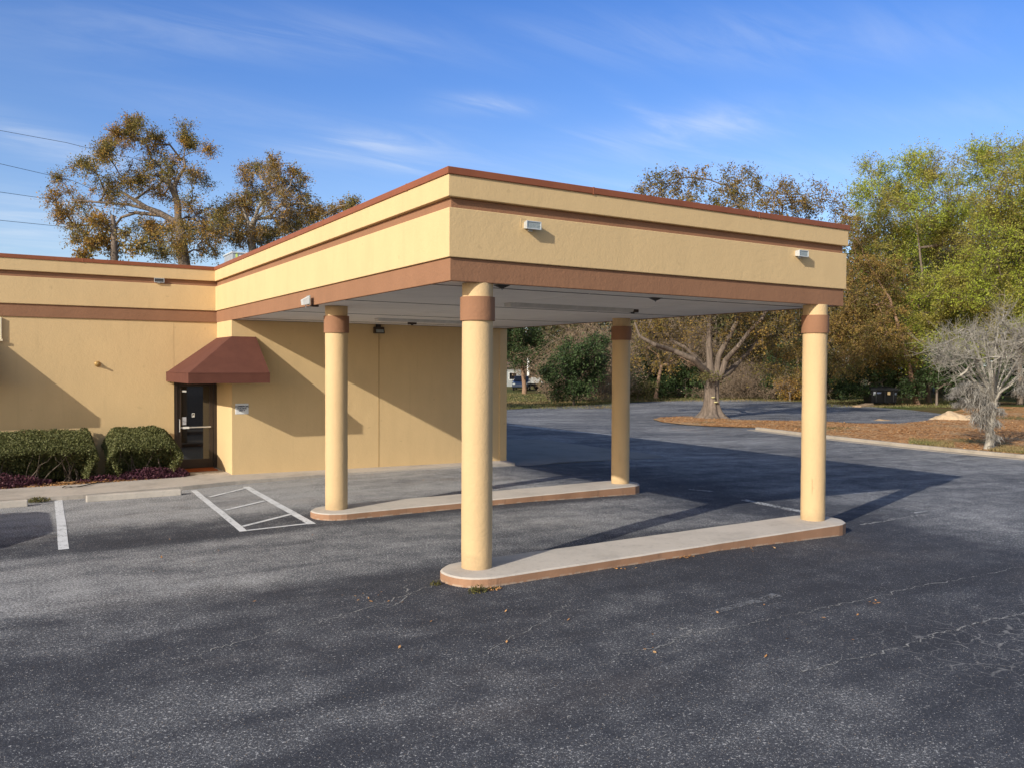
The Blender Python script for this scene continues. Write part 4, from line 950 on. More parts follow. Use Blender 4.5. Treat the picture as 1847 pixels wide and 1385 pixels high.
# great oak on the leaf covered island
bO = g(1283, 754); dO = float((bO-CAM) @ AF)
q3 = lambda x, y, dd=0.0: at(1140+x/5.77, 560+y/5.77, dO+dd)
oakO = [(1175, 600, 45, 26), (1165, 635, 38, 22), (1225, 600, 45, 28, .6), (1270, 590, 50, 30, .5), (1330, 575, 50, 32), (1345, 620, 40, 26, .8), (1385, 590, 50, 34), (1400, 645, 45, 30), (1430, 610, 45, 40), (1310, 640, 30, 22, .6), (1440, 560, 50, 35),
        (1180, 560, 50, 30), (1205, 650, 26, 16, .7), (1375, 668, 30, 14, .4),
        (1170, 345, 34, 16, .8), (1215, 328, 46, 22), (1262, 322, 44, 22), (1310, 332, 44, 24), (1352, 334, 44, 26), (1395, 348, 42, 26), (1435, 352, 38, 24, .8), (1470, 352, 34, 24, .6), (1500, 368, 26, 20, .5), (1330, 370, 60, 20), (1240, 365, 60, 20), (1420, 380, 60, 20),
        (1250, 430, 80, 40), (1360, 440, 80, 40), (1450, 440, 60, 40), (1180, 450, 60, 40), (1300, 500, 90, 40), (1420, 510, 70, 40), (1200, 510, 60, 35)]
tree('oak_tree', 'thick trunked spreading oak with flared base standing on the leaf strewn island', 'tree', bO, 31,
     [[(bO, .5), (q3(830, 1000), .37), (q3(830, 850), .34), (q3(840, 720), .38)],
      [(q3(830, 720), .27), (q3(812, 560), .21), (q3(800, 350), .19), (q3(810, 120), .15), (q3(820, -400), .09)], [(q3(880, 640), .20), (q3(900, 480), .16), (q3(1020, 260), .15), (q3(1110, 80), .12), (q3(1250, -500, 1), .07)],
      [(q3(920, 680), .20), (q3(975, 520), .17), (q3(1100, 380, -1), .12), (q3(1220, 220, -1), .11), (q3(1350, 90, -2), .09), (q3(1500, -200, -2), .05)], [(q3(930, 690), .18), (q3(1080, 570, 1), .15), (q3(1230, 420, 2), .11), (q3(1310, 310, 2), .08), (q3(1450, 250, 2), .05)],
      [(q3(800, 660), .20), (q3(640, 510, -1), .17), (q3(430, 420, -1), .14), (q3(240, 360, -2), .11), (q3(80, 270, -2), .08), (q3(30, 130, -2), .06)], [(q3(740, 580, 1), .14), (q3(560, 390, 1), .10), (q3(380, 290, 2), .08), (q3(230, 280, 2), .05)]],
     clus([c for c in oakO if c[1] < 560], dO, 3.0, 6, 1.05, 1.0)+clus([c for c in oakO if c[1] >= 560], dO+1.2, 2.2, 7, 1.0, .85), M['oldbark'], M['yelleaf'], .125, flare=.84, sub_d=1.1, twigs=6, per_twig=5.2, tw_len=.75, sig=.10, droop=.25)
# fresh sprouts at the fork
C = np.array([q3(790, 690, -.8)])+RNG.normal(0, 1, (420, 3))*np.array([.50, .4, .15])
sp_t = thing('epiphyte_fern', 'bright green fern clump growing at the fork of the great oak', 'fern', tuple(q3(790, 700, -.7)))
V, Q = leaf_mesh(C, .12, RNG, .5, .3); big_mesh('foliage', V, Q, M['weedleaf'], sp_t)
V, Q = seg_mesh(np.repeat(C.mean(0)[None]-np.array([[0, 0, .1]]), 40, 0), C[:40], np.full(40, .012), np.full(40, .005), 3); big_mesh('stems', V, Q, M['drytwig'], sp_t)
# yellow bracket fungi on the trunk
for lab, x, y in (('upper small yellow fungus on the great oak trunk', 845, 905), ('lower small pale fungus on the great oak trunk', 873, 955)):
    p = q3(x, y, -.50)
    t = MB().lathe((0, 0, 0), [(.02, -.03), (.11, -.01), (.12, .01), (.08, .04), (.02, .05)], sides=14).obj('bracket_fungus', simple('fungus', (.62, .55, .26), .8), smooth=True, org=(0, 0, 0)); t.location = p
    tag(t, lab, 'fungus', 'fungi on the great oak')

def canopy_clusters(cx, cy, rx, ry, n_, seed, r=(38, 30), dens=1.0, hollow=.35):
    rg = np.random.default_rng(seed); out = []
    while len(out) < n_:
        u, v = rg.uniform(-1, 1, 2)
        q = u*u+v*v
        if q > 1 or q < hollow*rg.uniform(0, 1): continue
        s = rg.uniform(.65, 1.25); out.append((cx+u*rx, cy+v*ry, r[0]*s, r[1]*s, dens*rg.uniform(.6, 1.2)))
    return out
def shade_tree(label, px, d, cl, bark_m, leaf_m, leaf, r=.3, seed=1, group='trees beyond the parking lot', name='shade_tree', lean=0, dep=3.0, fork=None, **kw):
    b = ground_base(px, d); top = min(c[1] for c in cl); bot = max(c[1] for c in cl)
    fy = fork or bot+10
    xs = np.mean([c[0] for c in cl])
    tr = [[(b, r), (at(px+(xs-px)*.15, fy, d), r*.72), (at(px+(xs-px)*.5, (fy*.55+top*.45), d), r*.42), (at(xs, fy*.25+top*.75, d), r*.18)]]
    return tree(name, label, 'tree', b, seed, tr, clus(cl, d, dep, seed+50), bark_m, leaf_m, leaf, group=group, **kw)
GRN = [(1580, 360, 34, 30), (1610, 320, 40, 26), (1650, 300, 40, 22), (1690, 300, 42, 26), (1560, 420, 30, 40), (1620, 390, 50, 40, .8), (1680, 370, 50, 45, .7), (1650, 450, 55, 45, .7), (1590, 480, 40, 40, .8), (1720, 440, 50, 50, .7), (1700, 520, 55, 40), (1640, 540, 50, 35, .8), (1600, 570, 40, 30), (1680, 600, 50, 35), (1740, 590, 50, 40), (1650, 640, 45, 25, .8), (1740, 350, 40, 40, .8), (1550, 355, 14, 18), (1610, 440, 45, 40), (1660, 560, 50, 40), (1700, 640, 50, 26), (1740, 520, 45, 40), (1640, 350, 45, 30), (1720, 400, 45, 40, .8), (1560, 300, 10, 8, .5)]
shade_tree('tall yellow green tree right of the canopy corner, left part of the green crowns', 1676, 70, GRN, M['bark'], M['greenleaf'], .15, .24, 41, dep=4.5, sub_d=1.2, twigs=6, per_twig=6.2, tw_len=1.15, sig=.13)
GRN2 = [(1770, 300, 40, 26), (1810, 280, 45, 22), (1850, 290, 45, 30), (1900, 310, 60, 40), (1790, 360, 50, 40, .8), (1840, 390, 55, 45, .8), (1900, 400, 60, 60), (1780, 440, 45, 45, .7), (1840, 480, 55, 45, .8), (1900, 500, 60, 60), (1790, 530, 50, 40, .9), (1850, 580, 60, 40), (1920, 600, 60, 50), (1780, 610, 45, 35), (1960, 450, 60, 80), (1960, 340, 50, 50), (1760, 275, 14, 12), (1820, 330, 50, 34), (1860, 440, 55, 40), (1800, 400, 45, 40, .8), (1830, 540, 55, 40), (1880, 620, 60, 40), (1760, 480, 40, 40, .8)]
shade_tree('tall yellow green tree at the right edge of the photo, highest of the green crowns', 1840, 68, GRN2, M['bark'], M['greenleaf'], .15, .26, 42, dep=4.5, sub_d=1.2, twigs=6, per_twig=6.2, tw_len=1.15, sig=.13)
BRZ = [(1540, 430, 26, 36), (1560, 490, 40, 36), (1530, 530, 34, 34), (1580, 550, 48, 36), (1540, 590, 44, 32), (1600, 600, 50, 34), (1500, 600, 34, 34), (1560, 640, 50, 28), (1620, 650, 46, 26), (1510, 650, 36, 24), (1660, 630, 34, 30, .8), (1450, 640, 30, 30, .8), (1530, 395, 20, 24, .7), (1610, 500, 36, 36, .6)]
shade_tree('bronze and yellow oak behind the right front column', 1655, 67, BRZ, M['redbark'], M['yelleaf'], .15, .24, 43, dep=3, sub_d=1.2, twigs=6, per_twig=6.8, tw_len=.95, sig=.11, droop=.2)
SM = [(915, 610, 26, 22), (945, 605, 30, 22), (968, 625, 22, 22), (930, 640, 28, 18, .8), (960, 655, 22, 14, .6), (900, 620, 30, 30), (925, 590, 40, 16), (890, 580, 40, 30)]
shade_tree('small green oak leaning over the parked car in the distance', 946, 88, SM, M['redbark'], M['darkleaf'], .2, .28, 44, dep=2.5, fork=672, sub_d=1.4, twigs=4, per_twig=7, tw_len=.6, sig=.2)

# evergreen undergrowth
def bush(label, px, pyb, d, cl, leaf_m, leaf, seed, name='evergreen_shrub', dens=1.0, cat='shrub', group='evergreen undergrowth behind the lot'):
    b = ground_base(px, d); rg = np.random.default_rng(seed)
    tr = [[(b, .10), (at(px, pyb-14, d), .07)]]
    return tree(name, label, cat, b, seed, tr, clus(cl, d, 1.8, seed+9), M['bark'], leaf_m, leaf, group=group, sub_d=1.3*dens, twigs=5, per_twig=8, tw_len=.55, sig=.2, tip=.012, skip=0)
bush('big dark evergreen shrub in the gap between the near column and the rear right column', 1035, 716, 63, [(1010, 670, 24, 26), (1030, 640, 26, 22), (1060, 640, 30, 24), (1045, 675, 34, 28), (1075, 665, 22, 24), (1015, 700, 26, 14), (1050, 705, 32, 12), (995, 660, 14, 22), (1080, 620, 20, 16)], M['darkleaf'], .18, 61)
bush('dark evergreen shrub behind the leaning dead trunk', 1170, 716, 80, [(1150, 690, 22, 22), (1175, 670, 26, 22), (1215, 680, 30, 26), (1240, 660, 28, 24), (1255, 690, 24, 22), (1195, 700, 34, 14), (1140, 705, 20, 12), (1160, 640, 26, 20)], M['darkleaf'], .19, 62)
bush('dark evergreen shrub right of the great oak, behind the front right column', 1420, 716, 77, [(1400, 660, 30, 24), (1440, 640, 34, 28), (1430, 690, 34, 18), (1475, 660, 30, 30), (1490, 690, 30, 20), (1390, 690, 24, 14)], M['darkleaf'], .19, 63)
bush('dark evergreen shrub behind the black dumpster', 1560, 716, 68, [(1530, 690, 30, 20), (1560, 670, 34, 24), (1590, 690, 30, 18), (1620, 670, 34, 26), (1545, 705, 40, 12), (1640, 700, 24, 12)], M['darkleaf'], .19, 64)
bush('dark evergreen shrub between the dumpster and the bare mossy tree', 1690, 716, 65, [(1680, 680, 30, 20), (1715, 690, 30, 18), (1740, 670, 34, 26), (1770, 690, 34, 20), (1700, 650, 36, 20), (1800, 680, 30, 26)], M['darkleaf'], .19, 65)
bush('low green shrub at the foot of the rear right column', 1150, 716, 74, [(1145, 705, 14, 10), (1165, 700, 14, 10), (1130, 700, 14, 12)], M['weedleaf'], .14, 66)
bush('low orange brown shrub right of the great oak trunk', 1425, 722, 73, [(1412, 695, 12, 9), (1428, 690, 12, 9), (1440, 700, 12, 9), (1420, 712, 16, 6)], M['oakleaf'], .13, 67, dens=1.2)

# dry vine thickets: tangled bare stems with few leaves
def thicket(label, px0, px1, pyt, pyb, d, n_, seed, leafn=2500, group='dry vine thickets', arch=1.0, top=None):
    rg = np.random.default_rng(seed); b = ground_base((px0+px1)/2, d); t = thing('vine_thicket', label, 'thicket', tuple(b), group=group)
    p0, p1, r0, r1, LC = [], [], [], [], []
    for i in range(n_):
        dd = d+rg.uniform(-2.5, 2.5); x = rg.uniform(px0, px1); f = math.sin(PI*min(max((x-px0)/(px1-px0), .04), .96))**.4
        y0 = pyb+rg.uniform(-4, 2); yt = pyb-(pyb-pyt)*f*rg.uniform(.35, 1.0)
        a = at(x, y0 if rg.uniform() < .6 else (y0+yt)/2, dd); e = at(x+rg.normal(0, 14), yt, dd+rg.normal(0, 1)); L_ = np.linalg.norm(e-a)
        side = rg.normal(0, 1, 3); side[2] = abs(side[2])*.3; c = (a+e)/2+side*L_*.35*arch; h = e+rg.normal(0, .6, 3)+np.array([0, 0, -rg.uniform(.2, 1.1)*arch])
        pts = [a, (a+c)/2+rg.normal(0, .1, 3), c, e, (e+h)/2+np.array([0, 0, .12]), h]; r = rg.uniform(.010, .030)
        for j in range(5): p0.append(pts[j]); p1.append(pts[j+1]); r0.append(r); r1.append(r*.8); r *= .8
        for _ in range(5):
            s = pts[rg.integers(2, 6)]; q = s+rg.normal(0, .4, 3); p0.append(s); p1.append(q); r0.append(.010); r1.append(.006)
    V, Q = seg_mesh(np.array(p0), np.array(p1), np.array(r0), np.array(r1), 3); big_mesh('stems', V, Q, M['drytwig'], t)
    P1 = np.array(p1); LC = P1[rg.integers(0, len(P1), leafn)]+rg.normal(0, .18, (leafn, 3)); V, Q = leaf_mesh(LC, .14, rg); big_mesh('foliage', V, Q, M['dryleaf'], t)
thicket('tall pale dry vine thicket beside the rear right column, covering the trees', 985, 1130, 575, 720, 70, 420, 71, 6000)
thicket('dry brown vine thicket above the parked car and trailer', 945, 1060, 585, 690, 112, 420, 72, 9000)
thicket('dry grey brush right of the great oak trunk', 1300, 1400, 650, 718, 78, 260, 73, 1800)
thicket('low dry brush pile left of the great oak trunk', 1255, 1290, 700, 718, 79, 70, 74, 500)
thicket('dry brush behind the right front column', 1390, 1480, 660, 718, 76, 200, 75, 1500)
thicket('dry vines hanging high behind the canopy between the right columns', 1120, 1300, 560, 660, 79, 330, 76, 4000)
# bare twig curtain inside the great oak and dead leaning trunk
t_b = g(1180, 716); dT = 77.0; bT = ground_base(1183, dT)
tree('dead_tree', 'leaning dead pale trunk with broken bare branches between the rear column and the great oak', 'tree', bT, 81,
     [[(bT, .20), (at(1187, 690, dT), .17), (at(1193, 660, dT), .13)], [(at(1193, 660, dT), .10), (at(1210, 652, dT), .085), (at(1226, 643, dT), .07), (at(1240, 652, dT), .05), (at(1255, 660, dT), .03)], [(at(1193, 660, dT), .08), (at(1186, 640, dT), .06), (at(1170, 628, dT), .045), (at(1155, 640, dT), .03)],
      [(at(1226, 643, dT), .04), (at(1232, 655, dT), .03), (at(1246, 664, dT), .02)]],
     [(at(1245, 655, dT), (.5, .5, .3), 0), (at(1160, 625, dT), (.9, .8, .5), .3), (at(1180, 615, dT), (.8, .8, .5), .4)], M['redbark'], M['dryleaf'], .12, sub_d=1.0, twigs=3, per_twig=3, tip=.012)

# bare crape myrtle with spanish moss in the right foreground
bM = g(1783, 811); dM = float((bM-CAM) @ AF)
c5 = lambda x, y, dd=0.0: at(1680+x/5.13, 560+y/5.13, dM+dd)
trk = []
heads = [(300, 620, -.3), (420, 560, .4), (120, 420, 0), (220, 350, .8), (330, 330, -.6), (430, 380, .2), (520, 300, .5), (600, 260, -.5), (680, 330, .3), (760, 330, .2), (700, 200, .5), (620, 120, 0), (820, 420, .3), (900, 520, 0), (840, 600, -.4), (560, 480, -.8), (260, 500, .9), (60, 350, -.3), (480, 200, .6), (360, 200, .2), (900, 350, .5), (960, 450, .2)]
main = [(bM, .19), (c5(548, 1200), .15), (c5(535, 1100), .14), (c5(570, 950), .12), (c5(590, 830), .09)]
trk.append(main)
for i, (x, y, dd) in enumerate(heads):
    s = c5(560+20*(i % 3), 1150-60*(i % 5)); m = c5(570+(x-570)*.22, 800+(y-800)*.2, dd*.5)
    trk.append([(c5(575, 900-15*(i % 4)), .06), (m, .045), (c5(570+(x-570)*.6, 830+(y-830)*.6, dd), .03), (c5(x, y, dd), .016)])
trk.append([(c5(540, 1120), .10), (c5(510, 950), .07), (c5(450, 830), .05), (c5(400, 760), .03)])
clM = [(c5(x, y, dd*2), (.62, .7, .55), 0) for x, y, dd in heads] + [(c5(x, y, dd), (.6, .6, .5), 0) for x, y, dd in [(150, 300, 0), (250, 250, .5), (100, 480, .3), (400, 450, -1), (650, 400, -1), (750, 250, 1), (840, 300, -.5), (560, 350, 1), (660, 60, 0), (300, 420, -1), (900, 250, 0), (200, 420, -.6)]]
mt = tree('bare_tree', 'leafless pale grey many branched small tree hung with grey moss beside the kerb', 'tree', bM, 91, trk, clM, M['lichenbark'], M['dryleaf'], .1, sub_d=2.7, twigs=4, per_twig=0, tw_len=.55, tip=.0085, sig=.05, jit=.17, arch=-.10, upb=.75)
rg = np.random.default_rng(92); Vs = []
moss_spots = [(240, 760, 45, 130, 1), (320, 720, 55, 170, 1), (400, 780, 60, 250, 1.4), (460, 850, 50, 260, 1.2), (350, 880, 45, 180, .8), (500, 950, 45, 250, .8), (560, 900, 36, 150, .5), (420, 1000, 40, 180, .8), (600, 1060, 34, 150, .45), (530, 1110, 26, 130, .4), (200, 800, 25, 90, .6), (470, 1050, 40, 180, .8), (810, 760, 30, 140, .9), (840, 720, 35, 170, 1), (900, 740, 40, 190, 1), (640, 950, 25, 120, .6), (300, 850, 30, 120, .5), (230, 880, 16, 90, .4), (540, 760, 50, 140, .7), (380, 690, 60, 100, .8), (548, 1190, 20, 110, .35), (590, 1190, 22, 120, .4), (560, 1260, 18, 60, .25)]
for x, y, sx, ln, k in moss_spots:
    n_ = int(300*k); px_ = x+rg.normal(0, sx*.55, n_); py_ = y-ln*.25+rg.uniform(-.5, .5, n_)*ln*.4; dz_ = rg.normal(0, .28, n_)
    for i in range(n_):
        a = c5(px_[i], py_[i], dz_[i]); L_ = ln/5.13*dM/F*rg.uniform(.12, .62); m = a+np.array([rg.normal(0, .09), rg.normal(0, .09), -L_*.5]); e = m+np.array([rg.normal(0, .09), rg.normal(0, .09), -L_*.4])
        w_ = rg.uniform(.005, .013); s = np.array([math.cos(i), math.sin(i), 0])*w_
        Vs += [a-s*.6, a+s*.6, m+s, m-s, m-s, m+s, e+s*.25, e-s*.25]
V = np.array(Vs); big_mesh('moss', V, np.arange(len(V)).reshape(-1, 4), M['moss'], mt)

# far wood behind everything, one mass
rg = np.random.default_rng(101)
LC = []; p0, p1, r0, r1 = [], [], [], []
for i in range(250):
    px = rg.uniform(850, 2250); d = rg.uniform(84, 118)
    if px < 1015: d = rg.uniform(120, 135)
    ytop = np.interp(px, [850, 960, 1120, 1320, 1500, 1560, 1700, 2250], [600, 560, 520, 470, 430, 400, 380, 360])+rg.uniform(0, 80)
    b = ground_base(px, d); top = at(px, ytop, d); h = top[2]-b[2]
    p0.append(b); p1.append(np.array([b[0]+rg.normal(0, .5), b[1], b[2]+h*.8])); r0.append(rg.uniform(.12, .28)); r1.append(.05)
    m = 26; zc = b[2]+h*rg.uniform(.12, 1, m)**.8; w_ = h*.20*np.sin(np.clip((zc-b[2])/h, .08, .97)*PI)**.6
    cc = np.stack([b[0]+rg.normal(0, 1, m)*w_, b[1]+rg.normal(0, 1, m)*w_, zc], 1)
    k = 34; LC.append(np.repeat(cc, k, 0)+rg.normal(0, .75, (m*k, 3))*np.array([1, 1, .8]))
    for c in cc: p0.append(np.array([b[0], b[1], max(b[2]+.5, c[2]-rg.uniform(1, 2.5))])); p1.append(c); r0.append(.05); r1.append(.02)
LC = np.concatenate(LC); LC[:, 2] = np.maximum(LC[:, 2], -.3)
V1, Q1 = leaf_mesh(LC, .42, rg, .6, .2)
fw = big_mesh('far_wood', V1, Q1, M['woodleaf'], org=LC.mean(0)); tag(fw, 'mixed brown and green woodland closing off the view beyond the lot', 'woodland', kind='stuff')
V2, Q2 = seg_mesh(np.array(p0), np.array(p1), np.array(r0), np.array(r1), 4); fs = big_mesh('far_wood_stems', V2, Q2, M['bark'], org=LC.mean(0)); tag(fs, 'bare trunks and limbs of the far woodland', 'woodland', kind='stuff')

# litter leaves and grass with real relief
rg = np.random.default_rng(111)
def in_poly(P, poly):
    x, y = P[:, 0], P[:, 1]; ins = np.zeros(len(P), bool); n_ = len(poly)
    for i in range(n_):
        (x0, y0), (x1, y1) = poly[i][:2], poly[(i+1) % n_][:2]
        c = ((y0 > y) != (y1 > y)) & (x < (x1-x0)*(y-y0)/(y1-y0+1e-12)+x0); ins ^= c
    return ins
Pp = np.stack([rg.uniform(24, 50, 60000), rg.uniform(0, 28, 60000)], 1); Pp = Pp[in_poly(Pp, [tuple(q) for q in litp])]
den = .5+.5*np.sin(Pp[:, 0]*.9+1.7*np.sin(Pp[:, 1]*.55))*np.cos(Pp[:, 1]*1.1+1.3*np.sin(Pp[:, 0]*.7)); Pp = Pp[rg.uniform(0, 1, len(Pp)) < .12+.88*den**1.4]
C = np.stack([Pp[:, 0], Pp[:, 1], np.full(len(Pp), zg(30)+.045)+np.abs(rg.normal(0, .012, len(Pp)))], 1)
scatter('leaf_litter', 'orange brown fallen oak leaves carpeting the ground behind the kerb', 'leaves', C, .09, M['fallen'], rg, flat=.28)
def blades(name, label, pts, h):
    n_ = len(pts); a = rg.uniform(0, 2*PI, n_); w_ = .022; s = np.stack([np.cos(a)*w_, np.sin(a)*w_, np.zeros(n_)], 1); hh = h*rg.uniform(.5, 1.3, n_)
    tip_ = pts+np.stack([rg.normal(0, .04, n_), rg.normal(0, .04, n_), hh], 1)
    V = np.stack([pts-s, pts+s, tip_+s*.3, tip_-s*.3], 1).reshape(-1, 3); tag(big_mesh(name, V, np.arange(n_*4).reshape(-1, 4), M['grass'], org=pts.mean(0)), label, 'grass', kind='stuff')
def gpts(px0, px1, py0, py1, n_, dz=0.0):
    out = []
    for _ in range(n_):
        out.append(g(rg.uniform(px0, px1), rg.uniform(py0, py1))+np.array([0, 0, dz]))
    return np.array(out)
def kpts(a, b, n_):
    x = rg.uniform(a, b, n_); ky = np.interp(x, [1550, 1650, 1750, 1847, 1950], [791.5, 801.5, 811, 818.5, 826]); return np.array([g(px, py-rg.uniform(0, 9), .02) for px, py in zip(x, ky)])
gp_ = np.concatenate([gpts(905, 1120, 708, 737, 7000, -.03), gpts(1120, 1460, 714, 724, 5000, -.03), gpts(1460, 1720, 720, 734, 5000, -.03), gpts(1610, 1725, 718, 727, 3500, -.03), kpts(1640, 1720, 1200), kpts(1785, 1900, 3500)])
blades('grass', 'patchy green and straw coloured grass along the far edge of the lot and the kerb', gp_, .10)

# ------------------------------------------------------------------ distant things
def at_ground(px, d): return ground_base(px, d)
# dumpster
pd = g(1587, 729.5); dz_ = float((pd-CAM) @ AF)
t = thing('dumpster', 'black steel dumpster with pale stickers in front of the dark undergrowth', 'dumpster', tuple(pd), -YAW+.05, local=True)
m = MB(); m.hexa([(-1.0, -.62, .14), (1.0, -.62, .14), (1.0, .62, .14), (-1.0, .62, .14)], [(-1.08, -.78, 1.22), (1.08, -.78, 1.22), (1.08, .70, 1.32), (-1.08, .70, 1.32)])
for x in (-.7, 0, .7): m.box(x-.05, x+.05, -.84, -.60, .2, 1.12)
m.box(-1.16, 1.16, -.86, -.76, 1.14, 1.24)
m.obj('body', M['black'], t, bevel=.02)
MB().hexa([(-1.10, -.84, 1.25), (-.02, -.84, 1.25), (-.02, .74, 1.36), (-1.10, .74, 1.36)], [(-1.08, -.80, 1.30), (-.04, -.80, 1.30), (-.04, .70, 1.42), (-1.08, .70, 1.42)]).obj('lid', M['rubber'], t, bevel=.015)
MB().hexa([(.02, -.84, 1.25), (1.10, -.84, 1.25), (1.10, .74, 1.36), (.02, .74, 1.36)], [(.04, -.80, 1.30), (1.08, -.80, 1.30), (1.08, .70, 1.42), (.04, .70, 1.42)]).obj('lid', M['rubber'], t, bevel=.015)
for s in (-1, 1): MB().box(s*1.06-.06, s*1.06+.06, -.3, .3, .62, .82).obj('lift_pocket', M['black'], t, bevel=.01)
MB().box(.17, .40, -.865, -.845, .80, 1.06).obj('sticker', simple('tan_sticker', (.46, .33, .17), .6), t)
MB().box(-.92, -.74, -.80, -.772, .78, 1.05).obj('sticker', simple('grey_sticker', (.30, .31, .33), .6), t)
MB().box(-.66, -.30, -.80, -.765, .90, 1.02).obj('sticker', simple('blue_grey_sticker', (.10, .12, .18), .6), t)
MB().box(.80, .92, -.82, -.775, .80, .98).obj('sticker', simple('slate_sticker', (.14, .17, .20), .6), t)
for x in (-.9, .9):
    for y in (-.5, .5): MB().lathe((x, y, .07), [(.07, -.03), (.07, .03)], 'x', 12).obj('caster', M['rubber'], t)
# plank by the dumpster
pp = g(1557, 733)
t = MB(); t.hexa([(-1.3, -.35, 0), (1.3, -.35, 0), (1.3, .35, 0), (-1.3, .35, 0)], [(-1.2, -.3, .10), (1.25, -.3, .22), (1.25, .3, .22), (-1.2, .3, .10)])
o = t.obj('timber_board', M['wood'], bevel=.02); o.location = pp; o.rotation_euler = (0, 0, .25); tag(o, 'weathered tan board lying on the ground left of the dumpster', 'board')
# sand mound
def mound(name, label, cat, px, py, w_, h, seed, mat, rz=0):
    c = g(px, py); rg2 = np.random.default_rng(seed); nx, ny = 34, 18; vs, fs = [], []
    for j in range(ny):
        for i in range(nx):
            u, v = i/(nx-1)*2-1, j/(ny-1)*2-1
            uu = u+.28*(1-u*u); r2 = u*u+v*v
            z = h*max(0, 1-r2)**.8*(1+.5*math.exp(-((u+.25)/.3)**2))/1.3+h*(.09*math.sin(u*9+seed)*math.cos(v*7)+.07*math.sin(u*17+v*5)+.05*math.sin(v*19+u*7+seed))*max(0, 1-r2)**.5
            vs.append((u*w_, v*w_*.45, z-.05))
    fs = [(j*nx+i, j*nx+i+1, (j+1)*nx+i+1, (j+1)*nx+i) for j in range(ny-1) for i in range(nx-1)]
    o = MB().add(vs, fs).obj(name, mat, smooth=True); o.location = c; o.rotation_euler = (0, 0, rz); return tag(o, label, cat)
mound('sand_mound', 'pale tan mound of sand on the leaf litter left of the bare mossy tree', 'sand pile', 1724, 757, 1.45, .46, 3, M['sand'], -YAW-.35)
mound('sand_mound', 'small low sand heap at the edge of the leaf litter behind the right front column', 'sand pile', 1592, 758, .7, .12, 5, M['wood'], -YAW)
# car
def make_car(label, loc, rz, paintm, group):
    t = thing('parked_car', label, 'car', loc, rz, group, local=True)   # nose towards +x
    prof = [(-2.25, .40), (-2.28, .75), (-2.15, 1.02), (-1.95, 1.62), (-1.6, 1.72), (.2, 1.70), (.95, 1.12), (1.95, .98), (2.22, .78), (2.25, .42), (1.85, .30), (-1.9, .30)]
    m = MB(); k = len(prof); hw = lambda z: .92 if z < 1.1 else .92-.16*(z-1.1)/.6
    vs = [(x, -hw(z), z) for x, z in prof]+[(x, hw(z), z) for x, z in prof]
    m.add(vs, [tuple(range(k)), tuple(reversed(range(k, 2*k)))]+[(i, k+i, k+(i+1) % k, (i+1) % k) for i in range(k)])
    m.obj('body', paintm, t, bevel=.05, seg=3)
    for s in (-1, 1):
        MB().hexa([(-1.75, s*.925, 1.12), (.75, s*.925, 1.12), (.15, s*.80, 1.62), (-1.7, s*.80, 1.62)], [(-1.75, s*.93, 1.12), (.75, s*.93, 1.12), (.15, s*.835, 1.62), (-1.7, s*.835, 1.62)]).obj('window', M['glass'], t)
        MB().hexa([(2.14, s*.55, .72), (2.14, s*.88, .72), (2.10, s*.88, .88), (2.10, s*.55, .88)], [(2.26, s*.55, .72), (2.22, s*.86, .72), (2.16, s*.86, .88), (2.20, s*.55, .88)]).obj('headlight', M['lens'], t)
        MB().box(.55, .75, s*1.0-.07, s*1.0+.07, 1.1, 1.24).obj('mirror', paintm, t, bevel=.02)
        for x in (-1.38, 1.38):
            w_ = MB().lathe((x, s*.82, .34), [(.20, -.11), (.33, -.10), (.34, -.05), (.34, .05), (.33, .10), (.20, .11)], 'y', 22).obj('wheel', M['rubber'], t, smooth=True)
            r_ = MB().lathe((x, s*.82, .34), [(.20, -.118), (.21, 0), (.20, .118)], 'y', 16).obj('rim', M['steel'], t); r_.parent = w_
    MB().hexa([(.30, -.70, 1.66), (.30, .70, 1.66), (1.0, .82, 1.15), (1.0, -.82, 1.15)], [(.33, -.70, 1.69), (.33, .70, 1.69), (1.03, .82, 1.18), (1.03, -.82, 1.18)]).obj('windscreen', M['glass'], t)
    MB().hexa([(-2.03, -.68, 1.55), (-2.03, .68, 1.55), (-2.17, .80, 1.08), (-2.17, -.80, 1.08)], [(-2.06, -.68, 1.55), (-2.06, .68, 1.55), (-2.20, .80, 1.08), (-2.20, -.80, 1.08)]).obj('rear_window', M['glass'], t)
    return t
dk = 100.0; b = ground_base(941, dk)
make_car('dark blue car parked nose out under the small green oak in the distance', tuple(b), -2.25, M['carblue'], 'parked cars')
make_car('unseen grey car added beyond the left photo edge, casting the shadow on the asphalt', (-7.72, 4.75, 0), -PI/2, M['cargrey'], 'parked cars')  # unseen stand-in, added out of view to cast the asphalt shadow
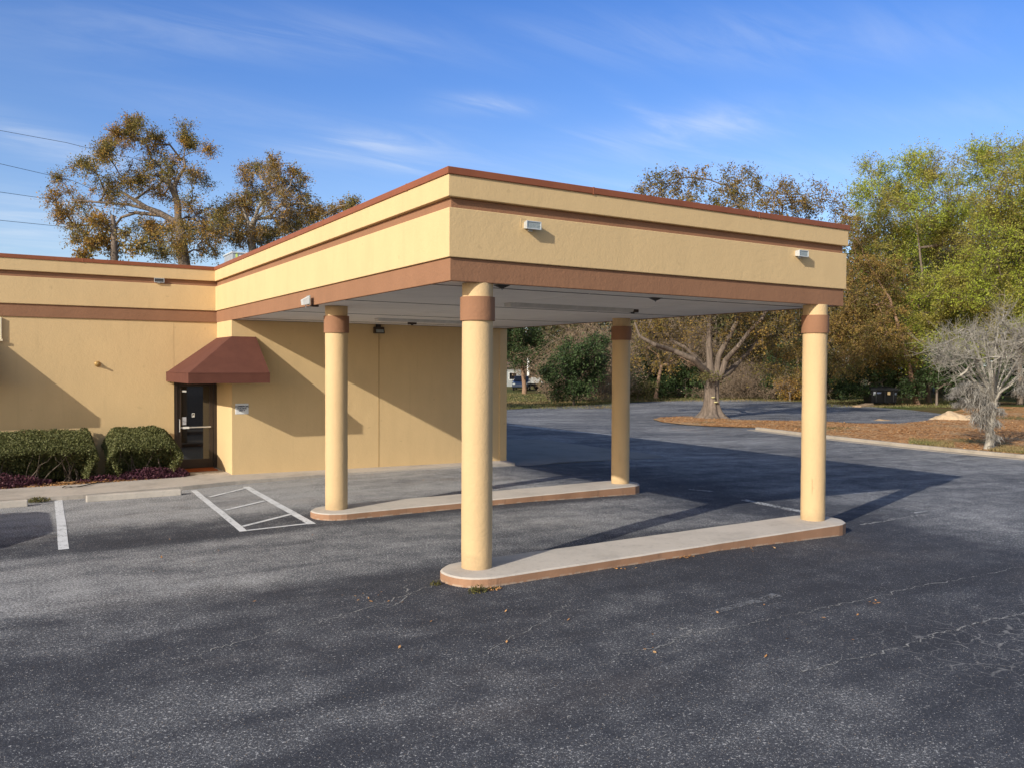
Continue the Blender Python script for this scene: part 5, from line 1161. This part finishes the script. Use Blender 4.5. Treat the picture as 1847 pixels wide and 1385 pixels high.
# white trailer
b = ground_base(972, 104); t = thing('utility_trailer', 'long white sided trailer parked right of the distant blue car', 'trailer', tuple(b), -YAW, local=True)
MB().box(-1.0, 1.05, -.6, .6, .75, 1.45).obj('box_side', simple('weathered_white', (.42, .42, .40), .7), t, bevel=.02)
MB().box(-1.0, 1.05, -.55, .55, .55, .74).obj('chassis', M['black'], t)
for x in (-.3, .5): MB().lathe((x, -.62, .36), [(.34, -.1), (.36, 0), (.34, .1)], 'y', 16).obj('wheel', M['rubber'], t)
b = ground_base(989, 100); t = MB().tube([(0, 0, -.2), (0, 0, 1.1), (.02, 0, 1.7)], [.16, .14, .12], 9).obj('tree_stump', M['wood'], smooth=True); t.location = b; tag(t, 'pale tall stump at the right end of the white trailer', 'stump')
# grey house far left gap
b = ground_base(915, 118); t = thing('grey_house', 'grey walled house with a low roof behind the distant blue car', 'house', tuple(b), -YAW, local=True)
MB().box(-9, 2.2, 0, 8, -.2, 2.7).obj('wall', M['greywall'], t)
MB().add([(-9.6, -.6, 2.7), (2.8, -.6, 2.7), (2.8, 8.6, 2.7), (-9.6, 8.6, 2.7), (-9.6, 4, 4.6), (2.8, 4, 4.6)], [(0, 1, 5, 4), (2, 3, 4, 5), (0, 4, 3), (1, 2, 5), (0, 3, 2, 1)]).obj('roof', M['shingle'], t)
wn = MB().box(.2, 1.4, -.05, .02, .9, 2.0).obj('window', M['white'], t); g_ = MB().box(.28, 1.32, -.07, -.05, .98, 1.92).obj('pane', M['glass'], t); g_.parent = wn
MB().box(-2.4, -1.4, -.05, .02, 0, 2.1).obj('door', M['bronze'], t)
b = ground_base(952.5, 108); t = MB().box(-.14, .14, -.14, .14, -.2, 3.9).obj('white_post', M['white'], bevel=.02); t.location = b; t.rotation_euler = (0, 0, -YAW); tag(t, 'square white post standing behind the distant blue car', 'post')
# utility wires crossing the sky at left
for lab, pts in (('topmost overhead wire, ending high in the oak crown', [(-300, 190, 44), (-60, 225, 46), (120, 258, 48), (200, 278, 50), (300, 298, 53)]), ('second overhead wire from the top, sagging into the oak crown', [(-300, 240, 44), (0, 296, 46), (130, 326, 48), (190, 352, 50), (300, 392, 53)]),
                 ('third overhead wire from the top, passing behind the oak crown', [(-300, 298, 44), (0, 347, 46), (90, 360, 48), (200, 376, 50), (300, 388, 53)]), ('lowest overhead wire, just above the roof line at left', [(-300, 362, 44), (0, 398, 46), (120, 410, 48), (220, 419, 50), (320, 428, 53)])):
    P = [at(*q) for q in pts]; o = MB().tube(P, .013, 5).obj('overhead_wire', M['black'], org=P[1]); tag(o, lab, 'wire', 'overhead wires')
